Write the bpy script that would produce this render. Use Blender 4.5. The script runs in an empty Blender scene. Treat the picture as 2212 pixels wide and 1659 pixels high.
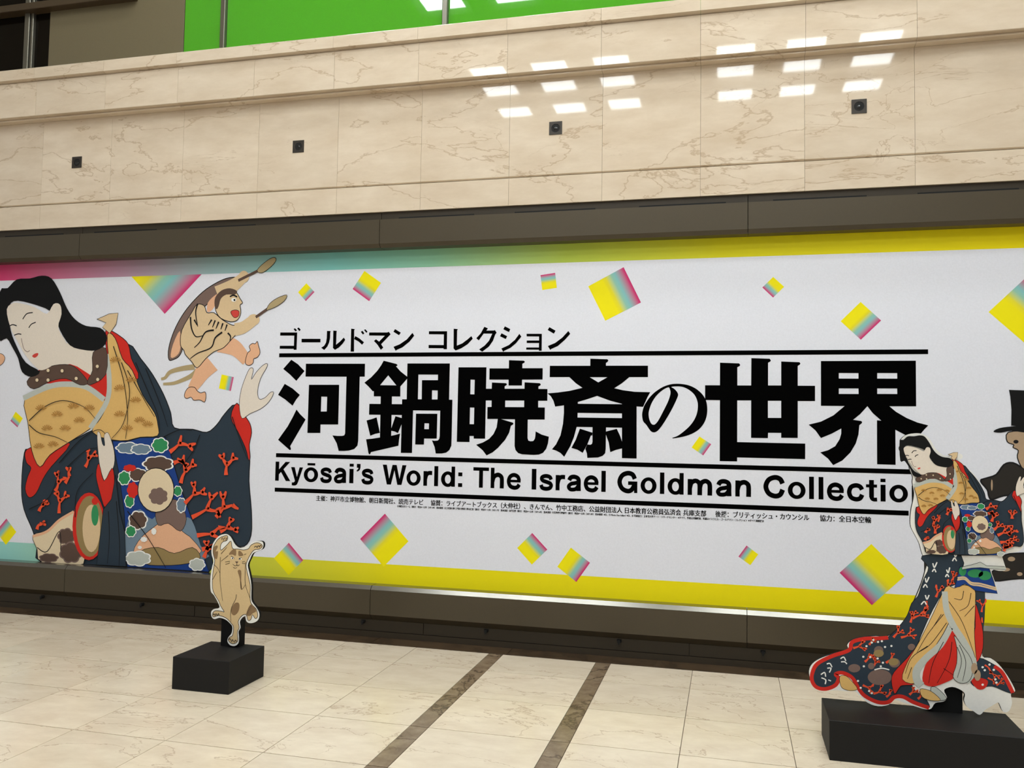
import bpy, bmesh, math, random
from mathutils import Matrix, Vector
from mathutils.geometry import tessellate_polygon

# ------------------------------------------------------------------ camera
IW, IH, FOC = 2212.0, 1659.0, 1852.35
YAW, PITCH, ROLL, EYE = -0.249063, 0.053171, 0.016849, 1.5
S = bpy.context.scene
COL = S.collection
_f = Vector((math.sin(YAW)*math.cos(PITCH), math.cos(YAW)*math.cos(PITCH), math.sin(PITCH)))
_r = Vector((math.cos(YAW), -math.sin(YAW), 0.0))
_u = _r.cross(_f)
AX = _r*math.cos(ROLL) + _u*math.sin(ROLL)
AU = -_r*math.sin(ROLL) + _u*math.cos(ROLL)
AF = _f
cam = bpy.data.cameras.new('camera')
cam.sensor_fit = 'HORIZONTAL'; cam.sensor_width = 36.0; cam.lens = FOC/IW*36.0
cam.clip_start = 0.05; cam.clip_end = 100
cam_ob = bpy.data.objects.new('camera', cam); COL.objects.link(cam_ob)
cam_ob.matrix_world = Matrix(((AX.x, AU.x, -AF.x, 0), (AX.y, AU.y, -AF.y, 0), (AX.z, AU.z, -AF.z, EYE), (0, 0, 0, 1)))
S.camera = cam_ob

# ------------------------------------------------------------------ light
wd = bpy.data.worlds.new('hall_ambient'); S.world = wd; wd.use_nodes = True
bg = wd.node_tree.nodes['Background']
bg.inputs[0].default_value = (0.92, 0.96, 1.0, 1); bg.inputs[1].default_value = 0.24
PANEL_GLOW = 13.0
S.view_settings.view_transform = 'Standard'; S.view_settings.look = 'None'
S.view_settings.gamma = 1.0; S.view_settings.use_curve_mapping = False
S.view_settings.exposure = 0.88

# ------------------------------------------------------------------ helpers
def ray(px, py):
    return AX*((px-IW/2)/FOC) - AU*((py-IH/2)/FOC) + AF
def onwall(px, py, Y):            # photograph point -> (x, z) on the upright plane at depth Y
    d = ray(px, py); t = Y/d.y
    return (d.x*t, d.z*t + EYE)
def sc(reg, pts):                 # enlarged-crop coordinates -> photograph coordinates
    x0, y0, s = reg
    return [(x0 + a/s, y0 + b/s) for a, b in pts]

def lin(r, g, b):
    f = lambda c: (c/255.0/12.92) if c <= 10 else ((c/255.0+0.055)/1.055)**2.4
    return (f(r), f(g), f(b), 1.0)

MATS = {}
def flat(name, rgb, rough=0.6, metal=0.0, spec=0.5):
    if name in MATS: return MATS[name]
    m = bpy.data.materials.new(name); m.use_nodes = True
    b = m.node_tree.nodes['Principled BSDF']
    n = m.node_tree.nodes.new('ShaderNodeTexNoise'); n.inputs['Scale'].default_value = 90
    rp = m.node_tree.nodes.new('ShaderNodeMapRange')
    rp.inputs['To Min'].default_value = 0.94; rp.inputs['To Max'].default_value = 1.05
    tc = m.node_tree.nodes.new('ShaderNodeTexCoord')
    mx = m.node_tree.nodes.new('ShaderNodeMix'); mx.data_type = 'RGBA'; mx.blend_type = 'MULTIPLY'; mx.inputs[0].default_value = 1
    mx.inputs[6].default_value = lin(*rgb)
    L = m.node_tree.links
    L.new(tc.outputs['Object'], n.inputs['Vector']); L.new(n.outputs[0], rp.inputs[0]); L.new(rp.outputs[0], mx.inputs[7])
    L.new(mx.outputs[2], b.inputs['Base Color'])
    b.inputs['Roughness'].default_value = rough; b.inputs['Metallic'].default_value = metal
    b.inputs['Specular IOR Level'].default_value = spec
    MATS[name] = m
    return m

def marble(name, base, light, vein, rough, sx, sz, vw=0.010, spec=0.5, flatfloor=False, veinamt=0.75, tone=(0.93, 1.05)):
    m = bpy.data.materials.new(name); m.use_nodes = True
    nt = m.node_tree; N = nt.nodes; L = nt.links; b = N['Principled BSDF']
    tc = N.new('ShaderNodeTexCoord'); mp = N.new('ShaderNodeMapping'); oi = N.new('ShaderNodeObjectInfo')
    mp.inputs['Scale'].default_value = (sx, sz if flatfloor else 1.0, sz)
    jit = N.new('ShaderNodeMath'); jit.operation = 'MULTIPLY'; jit.inputs[1].default_value = 37.0 if flatfloor else 0.35
    L.new(oi.outputs['Random'], jit.inputs[0])
    cmb = N.new('ShaderNodeCombineXYZ')
    L.new(jit.outputs[0], cmb.inputs[1 if not flatfloor else 2])
    L.new(cmb.outputs[0], mp.inputs['Location'])
    L.new(tc.outputs['Object'], mp.inputs['Vector'])
    def vein_mask(scale, detail, dist, width, rgh):
        n = N.new('ShaderNodeTexNoise'); n.inputs['Scale'].default_value = scale
        n.inputs['Detail'].default_value = detail; n.inputs['Distortion'].default_value = dist
        n.inputs['Roughness'].default_value = rgh
        L.new(mp.outputs[0], n.inputs['Vector'])
        s = N.new('ShaderNodeMath'); s.operation = 'SUBTRACT'; s.inputs[1].default_value = 0.5
        a = N.new('ShaderNodeMath'); a.operation = 'ABSOLUTE'
        r = N.new('ShaderNodeMapRange'); r.inputs['From Min'].default_value = 0; r.inputs['From Max'].default_value = width
        r.inputs['To Min'].default_value = 1; r.inputs['To Max'].default_value = 0; r.interpolation_type = 'SMOOTHSTEP'
        L.new(n.outputs[0], s.inputs[0]); L.new(s.outputs[0], a.inputs[0]); L.new(a.outputs[0], r.inputs[0])
        return r.outputs[0]
    v1 = vein_mask(0.75, 9, 0.35, vw*0.7, 0.56)
    v2 = vein_mask(2.1, 7, 0.7, vw*0.8, 0.52)
    # veins come and go
    g = N.new('ShaderNodeTexNoise'); g.inputs['Scale'].default_value = 1.3; g.inputs['Detail'].default_value = 2
    L.new(mp.outputs[0], g.inputs['Vector'])
    gr = N.new('ShaderNodeMapRange'); gr.inputs['From Min'].default_value = 0.52; gr.inputs['From Max'].default_value = 0.68
    L.new(g.outputs[0], gr.inputs[0])
    m2 = N.new('ShaderNodeMath'); m2.operation = 'MULTIPLY'; L.new(v2, m2.inputs[0]); L.new(gr.outputs[0], m2.inputs[1])
    mm = N.new('ShaderNodeMath'); mm.operation = 'MAXIMUM'; L.new(v1, mm.inputs[0]); L.new(m2.outputs[0], mm.inputs[1])
    ma = N.new('ShaderNodeMath'); ma.operation = 'MULTIPLY'; ma.inputs[1].default_value = veinamt; L.new(mm.outputs[0], ma.inputs[0])
    # cloudy ground
    c = N.new('ShaderNodeTexNoise'); c.inputs['Scale'].default_value = 3.2; c.inputs['Detail'].default_value = 7; c.inputs['Roughness'].default_value = 0.65
    L.new(mp.outputs[0], c.inputs['Vector'])
    cr = N.new('ShaderNodeMapRange'); cr.inputs['From Min'].default_value = 0.3; cr.inputs['From Max'].default_value = 0.7
    L.new(c.outputs[0], cr.inputs[0])
    gm = N.new('ShaderNodeMix'); gm.data_type = 'RGBA'; gm.inputs[6].default_value = lin(*base); gm.inputs[7].default_value = lin(*light)
    L.new(cr.outputs[0], gm.inputs[0])
    tn = N.new('ShaderNodeMapRange'); tn.inputs['To Min'].default_value = tone[0]; tn.inputs['To Max'].default_value = tone[1]
    L.new(oi.outputs['Random'], tn.inputs[0])
    tm = N.new('ShaderNodeMix'); tm.data_type = 'RGBA'; tm.blend_type = 'MULTIPLY'; tm.inputs[0].default_value = 1
    L.new(gm.outputs[2], tm.inputs[6]); L.new(tn.outputs[0], tm.inputs[7])
    vm = N.new('ShaderNodeMix'); vm.data_type = 'RGBA'; vm.inputs[7].default_value = lin(*vein)
    L.new(ma.outputs[0], vm.inputs[0]); L.new(tm.outputs[2], vm.inputs[6])
    L.new(vm.outputs[2], b.inputs['Base Color'])
    b.inputs['Roughness'].default_value = rough; b.inputs['Specular IOR Level'].default_value = spec
    MATS[name] = m
    return m

def tag(o, label=None, cat=None, group=None, kind=None):
    if label: o['label'] = label
    if cat: o['category'] = cat
    if group: o['group'] = group
    if kind: o['kind'] = kind
    return o
def empty(name, loc=(0, 0, 0)):
    o = bpy.data.objects.new(name, None); COL.objects.link(o); o.location = loc
    return o
def link(name, me, mat, parent=None):
    if mat is not None and not me.materials: me.materials.append(mat)
    o = bpy.data.objects.new(name, me); COL.objects.link(o)
    if parent is not None:
        o.parent = parent
        o.matrix_parent_inverse = Matrix.Translation(-parent.location)
    return o
def box_bm(bm, x0, x1, y0, y1, z0, z1, bev=0.0):
    r = bmesh.ops.create_cube(bm, size=1.0)
    vs = r['verts']
    bmesh.ops.scale(bm, vec=(x1-x0, y1-y0, z1-z0), verts=vs)
    bmesh.ops.translate(bm, vec=((x0+x1)/2, (y0+y1)/2, (z0+z1)/2), verts=vs)
    if bev:
        es = list({e for v in vs for e in v.link_edges})
        bmesh.ops.bevel(bm, geom=es, offset=bev, segments=1, affect='EDGES', profile=0.5)
def box(name, mat, parent, x0, x1, y0, y1, z0, z1, bev=0.0):
    bm = bmesh.new(); box_bm(bm, x0, x1, y0, y1, z0, z1, bev)
    me = bpy.data.meshes.new(name); bm.to_mesh(me); bm.free()
    return link(name, me, mat, parent)
def cyl_bm(bm, c, axis, r1, r2, length, n=24):
    M = Vector((0, 0, 1)).rotation_difference(Vector(axis)).to_matrix().to_4x4()
    bmesh.ops.create_cone(bm, cap_ends=True, segments=n, radius1=r1, radius2=r2, depth=length,
                          matrix=Matrix.Translation(c) @ M)
def profile_x(name, mat, parent, x0, x1, prof):   # (y, z) outline drawn out along x
    n = len(prof)
    vs = [(x0, y, z) for y, z in prof] + [(x1, y, z) for y, z in prof]
    fs = [(i, (i+1) % n, n+(i+1) % n, n+i) for i in range(n)] + [tuple(range(n-1, -1, -1)), tuple(range(n, 2*n))]
    me = bpy.data.meshes.new(name); me.from_pydata(vs, [], fs); me.update()
    bm = bmesh.new(); bm.from_mesh(me); bmesh.ops.recalc_face_normals(bm, faces=bm.faces); bm.to_mesh(me); bm.free()
    return link(name, me, mat, parent)

# flat print: loops in (x, z) on the plane at depth Y
def smooth(pts, n=4, closed=True):
    out = []; k = len(pts)
    rng = range(k) if closed else range(k-1)
    for i in rng:
        if closed: p0, p1, p2, p3 = pts[i-1], pts[i], pts[(i+1) % k], pts[(i+2) % k]
        else: p0, p1, p2, p3 = pts[max(i-1, 0)], pts[i], pts[i+1], pts[min(i+2, k-1)]
        for j in range(n):
            t = j/n
            out.append(tuple(0.5*((2*p1[a]) + (-p0[a]+p2[a])*t + (2*p0[a]-5*p1[a]+4*p2[a]-p3[a])*t*t + (-p0[a]+3*p1[a]-3*p2[a]+p3[a])*t**3) for a in (0, 1)))
    if not closed: out.append(tuple(pts[-1]))
    return out
def ribbon(pts, w0, w1=None):
    w1 = w0 if w1 is None else w1
    n = len(pts); a = []; b = []
    for i, p in enumerate(pts):
        q0 = pts[max(i-1, 0)]; q1 = pts[min(i+1, n-1)]
        dx, dz = q1[0]-q0[0], q1[1]-q0[1]; L = math.hypot(dx, dz) or 1e-9
        w = (w0 + (w1-w0)*i/(n-1))/2
        a.append((p[0]-dz/L*w, p[1]+dx/L*w)); b.append((p[0]+dz/L*w, p[1]-dx/L*w))
    return a, b
class Print:
    def __init__(s): s.v = []; s.f = []
    def poly(s, loops, Y):
        vl = [[Vector((p[0], p[1], 0)) for p in lp] for lp in loops]
        base = len(s.v)
        for lp in loops: s.v += [(p[0], Y, p[1]) for p in lp]
        for t in tessellate_polygon(vl): s.f.append(tuple(base+i for i in t))
    def band(s, pts, w0, w1, Y):
        a, b = ribbon(pts, w0, w1); base = len(s.v); n = len(a)
        s.v += [(p[0], Y, p[1]) for p in a] + [(p[0], Y, p[1]) for p in b]
        for i in range(n-1): s.f.append((base+i, base+i+1, base+n+i+1, base+n+i))
    def build(s, name, mat, parent):
        me = bpy.data.meshes.new(name); me.from_pydata(s.v, [], s.f); me.update()
        bm = bmesh.new(); bm.from_mesh(me)
        for f in bm.faces:
            if f.normal.y > 0: f.normal_flip()
        bm.to_mesh(me); bm.free()
        return link(name, me, mat, parent)

# ------------------------------------------------------------------ materials
M_WALL = marble('beige_wall_marble', (205, 186, 162), (221, 205, 184), (164, 136, 106), 0.03, 0.8, 2.3, 0.010, 0.36, veinamt=0.5, tone=(0.975, 1.025))
M_FLOOR = marble('cream_floor_marble', (217, 199, 175), (233, 218, 195), (170, 142, 118), 0.22, 1.4, 2.4, 0.009, 0.4, flatfloor=True, veinamt=0.55)
M_STRIP = marble('brown_floor_marble', (112, 92, 72), (150, 130, 106), (72, 56, 42), 0.25, 3.0, 3.0, 0.03, 0.4, flatfloor=True)
M_BORDER = marble('dark_shaded_border_marble', (62, 47, 32), (84, 66, 48), (40, 30, 20), 0.3, 3.0, 3.0, 0.03, 0.4, flatfloor=True)  # dark stone, its colour deepened further for the shadow along the wall foot
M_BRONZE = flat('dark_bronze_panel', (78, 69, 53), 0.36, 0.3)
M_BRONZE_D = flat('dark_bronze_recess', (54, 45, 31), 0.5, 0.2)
M_TOE = flat('toe_kick_brown', (58, 48, 34), 0.5, 0.2)
M_SILL = flat('brushed_sill_metal', (138, 134, 127), 0.24, 0.9)
M_BLACK = flat('matt_black', (12, 12, 12), 0.75, 0.0, 0.2)
M_BLACKBOX = flat('black_plinth_paint', (17, 16, 16), 0.6, 0.0, 0.3)
M_VOID = flat('slot_black', (8, 7, 6), 0.8)
M_GROUT = flat('dark_grout', (92, 76, 58), 0.8)
M_WHITE = flat('white_vinyl', (227, 228, 237), 0.55)
M_INK = flat('black_ink', (3, 3, 3), 1.0, 0.0, 0.03)
M_GREEN = flat('green_back_painted_glass', (74, 158, 32), 0.02, 0.0, 0.6)
M_GREYPAN = flat('grey_brown_panel', (108, 98, 74), 0.4)
M_DARKGLASS = flat('dark_glass', (14, 9, 4), 0.06, 0.0, 0.12)
M_MULL = flat('mullion_metal', (112, 108, 96), 0.3, 0.6)
M_CEIL = flat('ceiling_paint', (225, 218, 204), 0.8)

def glow_mat(name, col, strength):
    m = bpy.data.materials.new(name); m.use_nodes = True
    b = m.node_tree.nodes['Principled BSDF']
    b.inputs['Base Color'].default_value = (0.8, 0.8, 0.78, 1)
    b.inputs['Emission Color'].default_value = col; b.inputs['Emission Strength'].default_value = strength
    return m
M_GLOW = glow_mat('ceiling_light_diffuser', (0.91, 0.975, 1.0, 1), PANEL_GLOW)

def ramp_mat(name, stops, use_uv=True, x0=0, x1=1, rough=0.55):
    m = bpy.data.materials.new(name); m.use_nodes = True
    N = m.node_tree.nodes; L = m.node_tree.links; b = N['Principled BSDF']
    tc = N.new('ShaderNodeTexCoord'); sp = N.new('ShaderNodeSeparateXYZ')
    L.new(tc.outputs['UV' if use_uv else 'Object'], sp.inputs[0])
    mr = N.new('ShaderNodeMapRange'); mr.inputs['From Min'].default_value = x0; mr.inputs['From Max'].default_value = x1
    L.new(sp.outputs[0], mr.inputs[0])
    r = N.new('ShaderNodeValToRGB'); el = r.color_ramp.elements
    el[0].position = stops[0][0]; el[0].color = lin(*stops[0][1])
    el[1].position = stops[-1][0]; el[1].color = lin(*stops[-1][1])
    for p, c in stops[1:-1]:
        e = el.new(p); e.color = lin(*c)
    L.new(mr.outputs[0], r.inputs[0]); L.new(r.outputs[0], b.inputs['Base Color'])
    b.inputs['Roughness'].default_value = rough; b.inputs['Specular IOR Level'].default_value = 0.2
    return m

# ------------------------------------------------------------------ the setting
XL, XR = -9.0, 4.6
YB = 5.875                      # banner face
YF, YR = 5.757, 5.80            # bronze fronts, recessed kick panels
YM, YU, YC = 5.77, 5.675, 5.645  # marble: main face, upper band, coping

# floor: a bed with individual stone tiles on it
floor = box('floor', M_GROUT, None, -14, 12, -12, 6.2, -0.20, -0.004); tag(floor, kind='structure')
rows = [5.625] + [5.222 - 0.532*k for k in range(7)]
cols = []
x = -1.558
while x > -8.0: cols.append((x-0.515, x, 0)); x -= 0.515
cols += [(-1.558, -1.461, 1), (-1.461, -0.837, 0), (-0.837, -0.741, 1)]
x = -0.741
while x < 3.2: cols.append((x, x+0.519, 0)); x += 0.519
g = 0.0032
cache = {}
def tile(x0, x1, y0, y1, mat, name):
    key = (round(x1-x0, 3), round(y1-y0, 3), mat.name)
    if key not in cache:
        bm = bmesh.new(); w, d = (x1-x0)/2-g/2, (y1-y0)/2-0.0032
        box_bm(bm, -w, w, -d, d, -0.02, 0.0, 0.0003)
        me = bpy.data.meshes.new(name); bm.to_mesh(me); bm.free(); me.materials.append(mat); cache[key] = me
    o = bpy.data.objects.new(name, cache[key]); COL.objects.link(o); o.parent = floor
    o.location = ((x0+x1)/2, (y0+y1)/2, 0)
for x0, x1, k in cols:
    for y1, y0 in zip(rows[:-1], rows[1:]):
        tile(x0, x1, y0, y1, M_STRIP if k else M_FLOOR, 'dark_strip_tile' if k else 'floor_tile')
x = -8.3
while x < 3.3:
    tile(x, x+0.98, 5.625, 5.83, M_BORDER, 'border_tile'); x += 0.98
far = box('paving_field', M_FLOOR, floor, -13.9, 11.9, -11.9, rows[-1]-0.003, -0.02, 0.0); tag(far, kind='stuff')

# wall: backing, then each marble slab
wall = box('wall_front', M_GROUT, None, XL, XR, 5.90, 6.15, 0.0, 4.30); tag(wall, kind='structure')
edges = [0.466 + 0.6607*k for k in range(-14, 7)]
GV = 0.0016
for x0, x1 in zip(edges[:-1], edges[1:]):
    a, b = x0+GV/2, x1-GV/2
    # lower band, main face, upper band with ledge, coping
    profile_x('marble_slab', M_WALL, wall, a, b, [(YM, 3.076), (YM, 3.268), (YM+0.012, 3.274), (5.90, 3.274), (5.90, 3.076)])
    profile_x('marble_slab', M_WALL, wall, a, b, [(YM+0.012, 3.276), (YM, 3.284), (YM, 3.962), (5.90, 3.962), (5.90, 3.276)])
    profile_x('marble_slab', M_WALL, wall, a, b, [(YM+0.001, 3.963), (YU+0.038, 3.965), (YU+0.035, 3.968), (YU+0.035, 3.974), (YU+0.040, 3.982), (YU+0.003, 3.984), (YU, 3.987), (YU, 4.268), (YU+0.03, 4.272), (5.90, 4.272), (5.90, 3.963)])
    profile_x('coping_slab', M_WALL, wall, a, b, [(YC, 4.284), (YC, 4.368), (YC+0.006, 4.374), (5.96, 4.374), (5.96, 4.273), (YU+0.012, 4.273), (YC+0.02, 4.280)])
# upper storey behind the parapet: panels between mullions
up = box('wall_upper', M_BLACK, None, XL, XR, 6.02, 6.10, 4.374, 7.5); tag(up, kind='structure')
YG = 5.93
def gx(px, py): return onwall(px, py, YG)[0]
xg = [gx(398, 60), gx(485, 60), gx(963.5, 25)]
xgrey = gx(106, 90)
def panel(name, mat, x0, x1, z0=4.376, z1=7.2, y=YG): return box(name, mat, up, x0, x1, y, y+0.04, z0, z1, 0.001)
panel('green_glass_panel', M_GREEN, xg[0]+0.003, xg[1]-0.022)
panel('green_glass_panel', M_GREEN, xg[1]+0.022, xg[2]-0.02)
panel('green_glass_panel', M_GREEN, xg[2]+0.02, xg[2]+2.65)
panel('green_glass_panel', M_GREEN, xg[2]+2.69, XR)
panel('grey_wood_panel', M_GREYPAN, xgrey, xg[0]-0.003, z1=7.2)
for xx in (xg[1], xg[2], xg[2]+2.67):
    box('mullion', M_MULL, up, xx-0.02, xx+0.02, YG-0.035, YG+0.05, 4.376, 7.2, 0.004)
xm = gx(66, 80)
box('glass_pane', M_DARKGLASS, up, XL, xm-0.03, YG+0.02, YG+0.035, 4.376, 7.2)
box('glass_pane', M_DARKGLASS, up, xm+0.03, xgrey-0.004, YG+0.02, YG+0.035, 4.376, 7.2)
box('mullion', M_MULL, up, xm-0.052, xm-0.002, YG-0.02, YG+0.05, 4.376, 7.2, 0.004)
box('mullion', M_MULL, up, xm+0.006, xm+0.03, YG-0.01, YG+0.05, 4.376, 7.2, 0.004)
zt = onwall(70, 22, YG-0.05)[1]
box('transom_rail', flat('dark_brown_rail', (66, 52, 34), 0.4), up, XL, xg[0]-0.45, YG-0.08, YG+0.02, zt-0.005, zt+0.055, 0.004)

# bronze canopy above the banner
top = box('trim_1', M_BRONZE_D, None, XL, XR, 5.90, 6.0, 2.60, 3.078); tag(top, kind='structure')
seams = [0.112 + 2.593*k for k in range(-4, 3)]
SG = 0.004
bt = 2.812
for x0, x1 in zip(seams[:-1], seams[1:]):
    a, b = max(x0, XL)+SG/2, min(x1, XR)-SG/2
    profile_x('canopy_panel', M_BRONZE, top, a, b, [(YB+0.02, bt), (YF+0.026, bt), (YF, bt+0.026), (YF, 3.016), (YF+0.012, 3.018), (YF+0.012, bt+0.06), (YB+0.02, bt+0.04)])
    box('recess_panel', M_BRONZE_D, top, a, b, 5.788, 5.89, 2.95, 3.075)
for k in range(-4, 12):
    s0 = -5.83 + 0.8715*k
    if s0 < XL+0.2 or s0 > XR-0.7: continue
    box('air_slot', M_VOID, top, s0, s0+0.572, 5.782, 5.790, 3.018, 3.032)

# bronze ledge below the banner, with recessed kick panels
low = box('trim_2', M_TOE, None, XL, XR, 5.81, 6.0, 0.0, 0.30); tag(low, kind='structure')
bb = 0.368
for x0, x1 in zip(seams[:-1], seams[1:]):
    a, b = max(x0, XL)+SG/2, min(x1, XR)-SG/2
    led = profile_x('ledge_panel', M_BRONZE, low, a, b, [(YF, bb-0.0265), (YF, 0.167), (YR, 0.124), (YR+0.012, 0.124), (YR+0.012, bb-0.05), (YF+0.02, bb-0.05)])
    profile_x('sill_strip', M_SILL, led, a, b, [(YB+0.02, bb), (YF+0.026, bb), (YF, bb-0.026), (YF+0.02, bb-0.05), (YB+0.02, bb-0.03)])
for k in range(-3, 4):
    x0 = -0.25 + 1.84*k
    a, b = max(x0, XL)+0.003, min(x0+1.84, XR)-0.003
    kp = box('kick_panel', M_BRONZE_D, low, a, b, YR, YR+0.009, 0.047, 0.123)
    for j in range(2):
        kx = x0 + 0.461 + 0.9215*j
        if not (a < kx < b): continue
        bm = bmesh.new()
        cyl_bm(bm, (kx, YR-0.012, 0.105), (0, 1, 0), 0.011, 0.013, 0.026, 16)
        box_bm(bm, kx-0.016, kx+0.016, YR-0.004, YR, 0.101, 0.118, 0.001)
        box_bm(bm, kx-0.005, kx+0.005, YR-0.03, YR-0.02, 0.088, 0.11, 0.001)
        me = bpy.data.meshes.new('latch'); bm.to_mesh(me); bm.free(); link('latch', me, M_VOID, kp)
box('toe_board', M_TOE, low, XL, XR, YR+0.002, YR+0.012, 0.0, 0.041)

# ceiling with groups of square light panels
ceil = box('ceiling', M_CEIL, None, -14, 12, -12, 6.3, 7.56, 7.70); tag(ceil, kind='structure')
colx = [(-4.24, -3.66), (-3.19, -2.62), (-2.16, -1.60), (-0.215, 0.36), (0.84, 1.405), (1.89, 2.48)]
rowy = [(-4.12, -3.66), (-3.06, -2.64), (-2.44, -2.04), (0.50, 0.98), (1.52, 2.0), (2.54, 3.02), (4.20, 4.68)]
GROUPS = [(0, 0, 3, 'nine-panel white ceiling light mirrored as the left group of squares on the marble'),
          (3, 0, 3, 'nine-panel white ceiling light mirrored as the right group of squares on the marble'),
          (0, 3, 3, 'nine-panel white ceiling light near the wall, mirrored in the green glass'),
          (3, 3, 3, 'nine-panel white ceiling light above the standee of the woman'),
          (0, 6, 1, 'row of three ceiling lights high above the banner title'),
          (3, 6, 1, 'row of three ceiling lights glinting on the right half of the sill')]
for c0, r0, nr, lab in GROUPS:
    e = empty('ceiling_light', ((colx[c0][0]+colx[c0+2][1])/2, (rowy[r0][0]+rowy[r0+nr-1][1])/2, 7.5))
    tag(e, lab, 'ceiling light', 'ceiling light groups')
    for cx0, cx1 in colx[c0:c0+3]:
        for ry0, ry1 in rowy[r0:r0+nr]:
            box('diffuser', M_GLOW, e, cx0, cx1, ry0, ry1, 7.500, 7.512)
            t, dz = 0.095, 0.045               # flared surround
            r0_ = [(cx0, ry0, 7.499), (cx1, ry0, 7.499), (cx1, ry1, 7.499), (cx0, ry1, 7.499)]
            r1_ = [(cx0-t, ry0-t, 7.5-dz), (cx1+t, ry0-t, 7.5-dz), (cx1+t, ry1+t, 7.5-dz), (cx0-t, ry1+t, 7.5-dz)]
            r2_ = [(p[0], p[1], 7.56) for p in r1_]
            me = bpy.data.meshes.new('frame')
            me.from_pydata(r0_ + r1_ + r2_, [], [(i, (i+1) % 4, 4+(i+1) % 4, 4+i) for i in range(4)] + [(4+i, 4+(i+1) % 4, 8+(i+1) % 4, 8+i) for i in range(4)])
            me.update(); link('frame', me, M_CEIL, e)

# ------------------------------------------------------------------ recessed spotlights in the marble
def spot(xc, label):
    e = empty('recessed_spotlight', (xc, YM, 3.607)); tag(e, label, 'spotlight', 'spotlights in the marble fascia')
    h = 0.046; z = 3.607
    bm = bmesh.new(); n = 32
    # square plate with a round opening
    ring = [(xc+0.031*math.cos(2*math.pi*i/n), z+0.031*math.sin(2*math.pi*i/n)) for i in range(n)]
    sq = []
    for i in range(n):
        c, s_ = math.cos(2*math.pi*i/n), math.sin(2*math.pi*i/n); k = h/max(abs(c), abs(s_)); sq.append((xc+c*k, z+s_*k))
    vi = [bm.verts.new((p[0], YM-0.004, p[1])) for p in ring]; vo = [bm.verts.new((p[0], YM-0.004, p[1])) for p in sq]
    vb = [bm.verts.new((p[0], YM+0.0005, p[1])) for p in sq]
    for i in range(n):
        j = (i+1) % n
        bm.faces.new((vi[i], vo[i], vo[j], vi[j])); bm.faces.new((vo[i], vb[i], vb[j], vo[j]))
    me = bpy.data.meshes.new('plate'); bm.to_mesh(me); bm.free(); link('plate', me, flat('spot_plate', (58, 52, 46), 0.45, 0.4), e)
    bm = bmesh.new(); cyl_bm(bm, (xc, YM-0.0012, z), (0, 1, 0), 0.031, 0.031, 0.002, 32)
    me = bpy.data.meshes.new('opening'); bm.to_mesh(me); bm.free(); link('opening', me, M_VOID, e)
    bm = bmesh.new(); bmesh.ops.create_uvsphere(bm, u_segments=20, v_segments=12, radius=0.02, matrix=Matrix.Translation((xc, YM+0.006, z-0.006)) @ Matrix.Diagonal((1, 0.6, 1, 1)))
    me = bpy.data.meshes.new('lamp'); bm.to_mesh(me); bm.free(); link('lamp', me, flat('lamp_dark_glass', (26, 24, 22), 0.15), e)
spot(-5.142, 'smallest square black spotlight in the marble, farthest left')
spot(-3.162, 'square black spotlight in the marble, second from the left')
spot(-1.184, 'square black spotlight below the left group of light reflections')
spot(0.798, 'square black spotlight below the right group of light reflections')

# ------------------------------------------------------------------ the banner
BX0, BX1 = -8.2, 3.6
banner = box('exhibition_banner', M_WHITE, None, BX0, BX1, YB, YB+0.012, bb-0.012, bt+0.03)
tag(banner, 'long white exhibition banner with bold black Japanese title and confetti squares', 'banner')
LAY = 0.0003
def Lz(k): return YB - LAY*k
def onb(pts): return [onwall(p[0], p[1], YB) for p in pts]
def strip(name, mat, z0, z1, k):
    P = Print(); P.poly([[(BX0, z0), (BX1, z0), (BX1, z1), (BX0, z1)]], Lz(k)); return P.build(name, mat, banner)
M_TOPB = ramp_mat('top_band_print', [(0, (212, 60, 112)), (0.12, (210, 66, 116)), (0.25, (182, 140, 162)), (0.34, (152, 178, 180)), (0.46, (126, 192, 186)), (0.55, (140, 194, 160)), (0.66, (180, 200, 80)), (0.78, (220, 212, 26)), (1, (242, 222, 0))], False, -7.0, 1.9)
M_BOTB = ramp_mat('bottom_band_print', [(0, (150, 208, 200)), (0.14, (150, 208, 200)), (0.36, (190, 196, 70)), (0.52, (232, 218, 14)), (1, (244, 224, 0))], False, -7.0, 1.9)
strip('colour_band', M_TOPB, 2.678, bt+0.02, 1)
strip('colour_band', M_BOTB, bb-0.002, 0.509, 1)

# confetti squares: first edge is the magenta side
M_CONF = ramp_mat('confetti_print', [(0, (196, 38, 106)), (0.04, (206, 62, 118)), (0.27, (132, 192, 192)), (0.36, (146, 196, 176)), (0.52, (228, 216, 52)), (0.62, (242, 228, 12)), (1, (244, 230, 4))])
def confetti(reg, pts):
    w = onb(sc(reg, pts) if reg else pts)
    me = bpy.data.meshes.new('confetti_square')
    me.from_pydata([(a, Lz(2), b) for a, b in w], [], [(0, 1, 2, 3)])
    uv = me.uv_layers.new(name='UVMap')
    for i, c in enumerate([(0, 0), (0, 1), (1, 1), (1, 0)]): uv.data[i].uv = c
    me.update(); link('confetti_square', me, M_CONF, banner)
C1 = (620, 570, 5.267); C2 = (1140, 560, 7.9); C3 = (1600, 560, 3.614); C4 = (560, 1080, 6.144); C5 = (1080, 1130, 9.217); C6 = (1560, 1150, 5.027)
confetti(C1, [(312, 320), (214, 424), (126, 323), (221, 220)])
confetti(C1, [(935, 424), (747, 286), (881, 80), (1070, 216)])
confetti(C2, [(217, 272), (468, 233), (497, 488), (248, 526)])
confetti(C2, [(1636, 136), (1932, 738), (1324, 1050), (1033, 463)])
confetti(C3, [(169, 220), (253, 299), (339, 215), (254, 138)])
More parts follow.
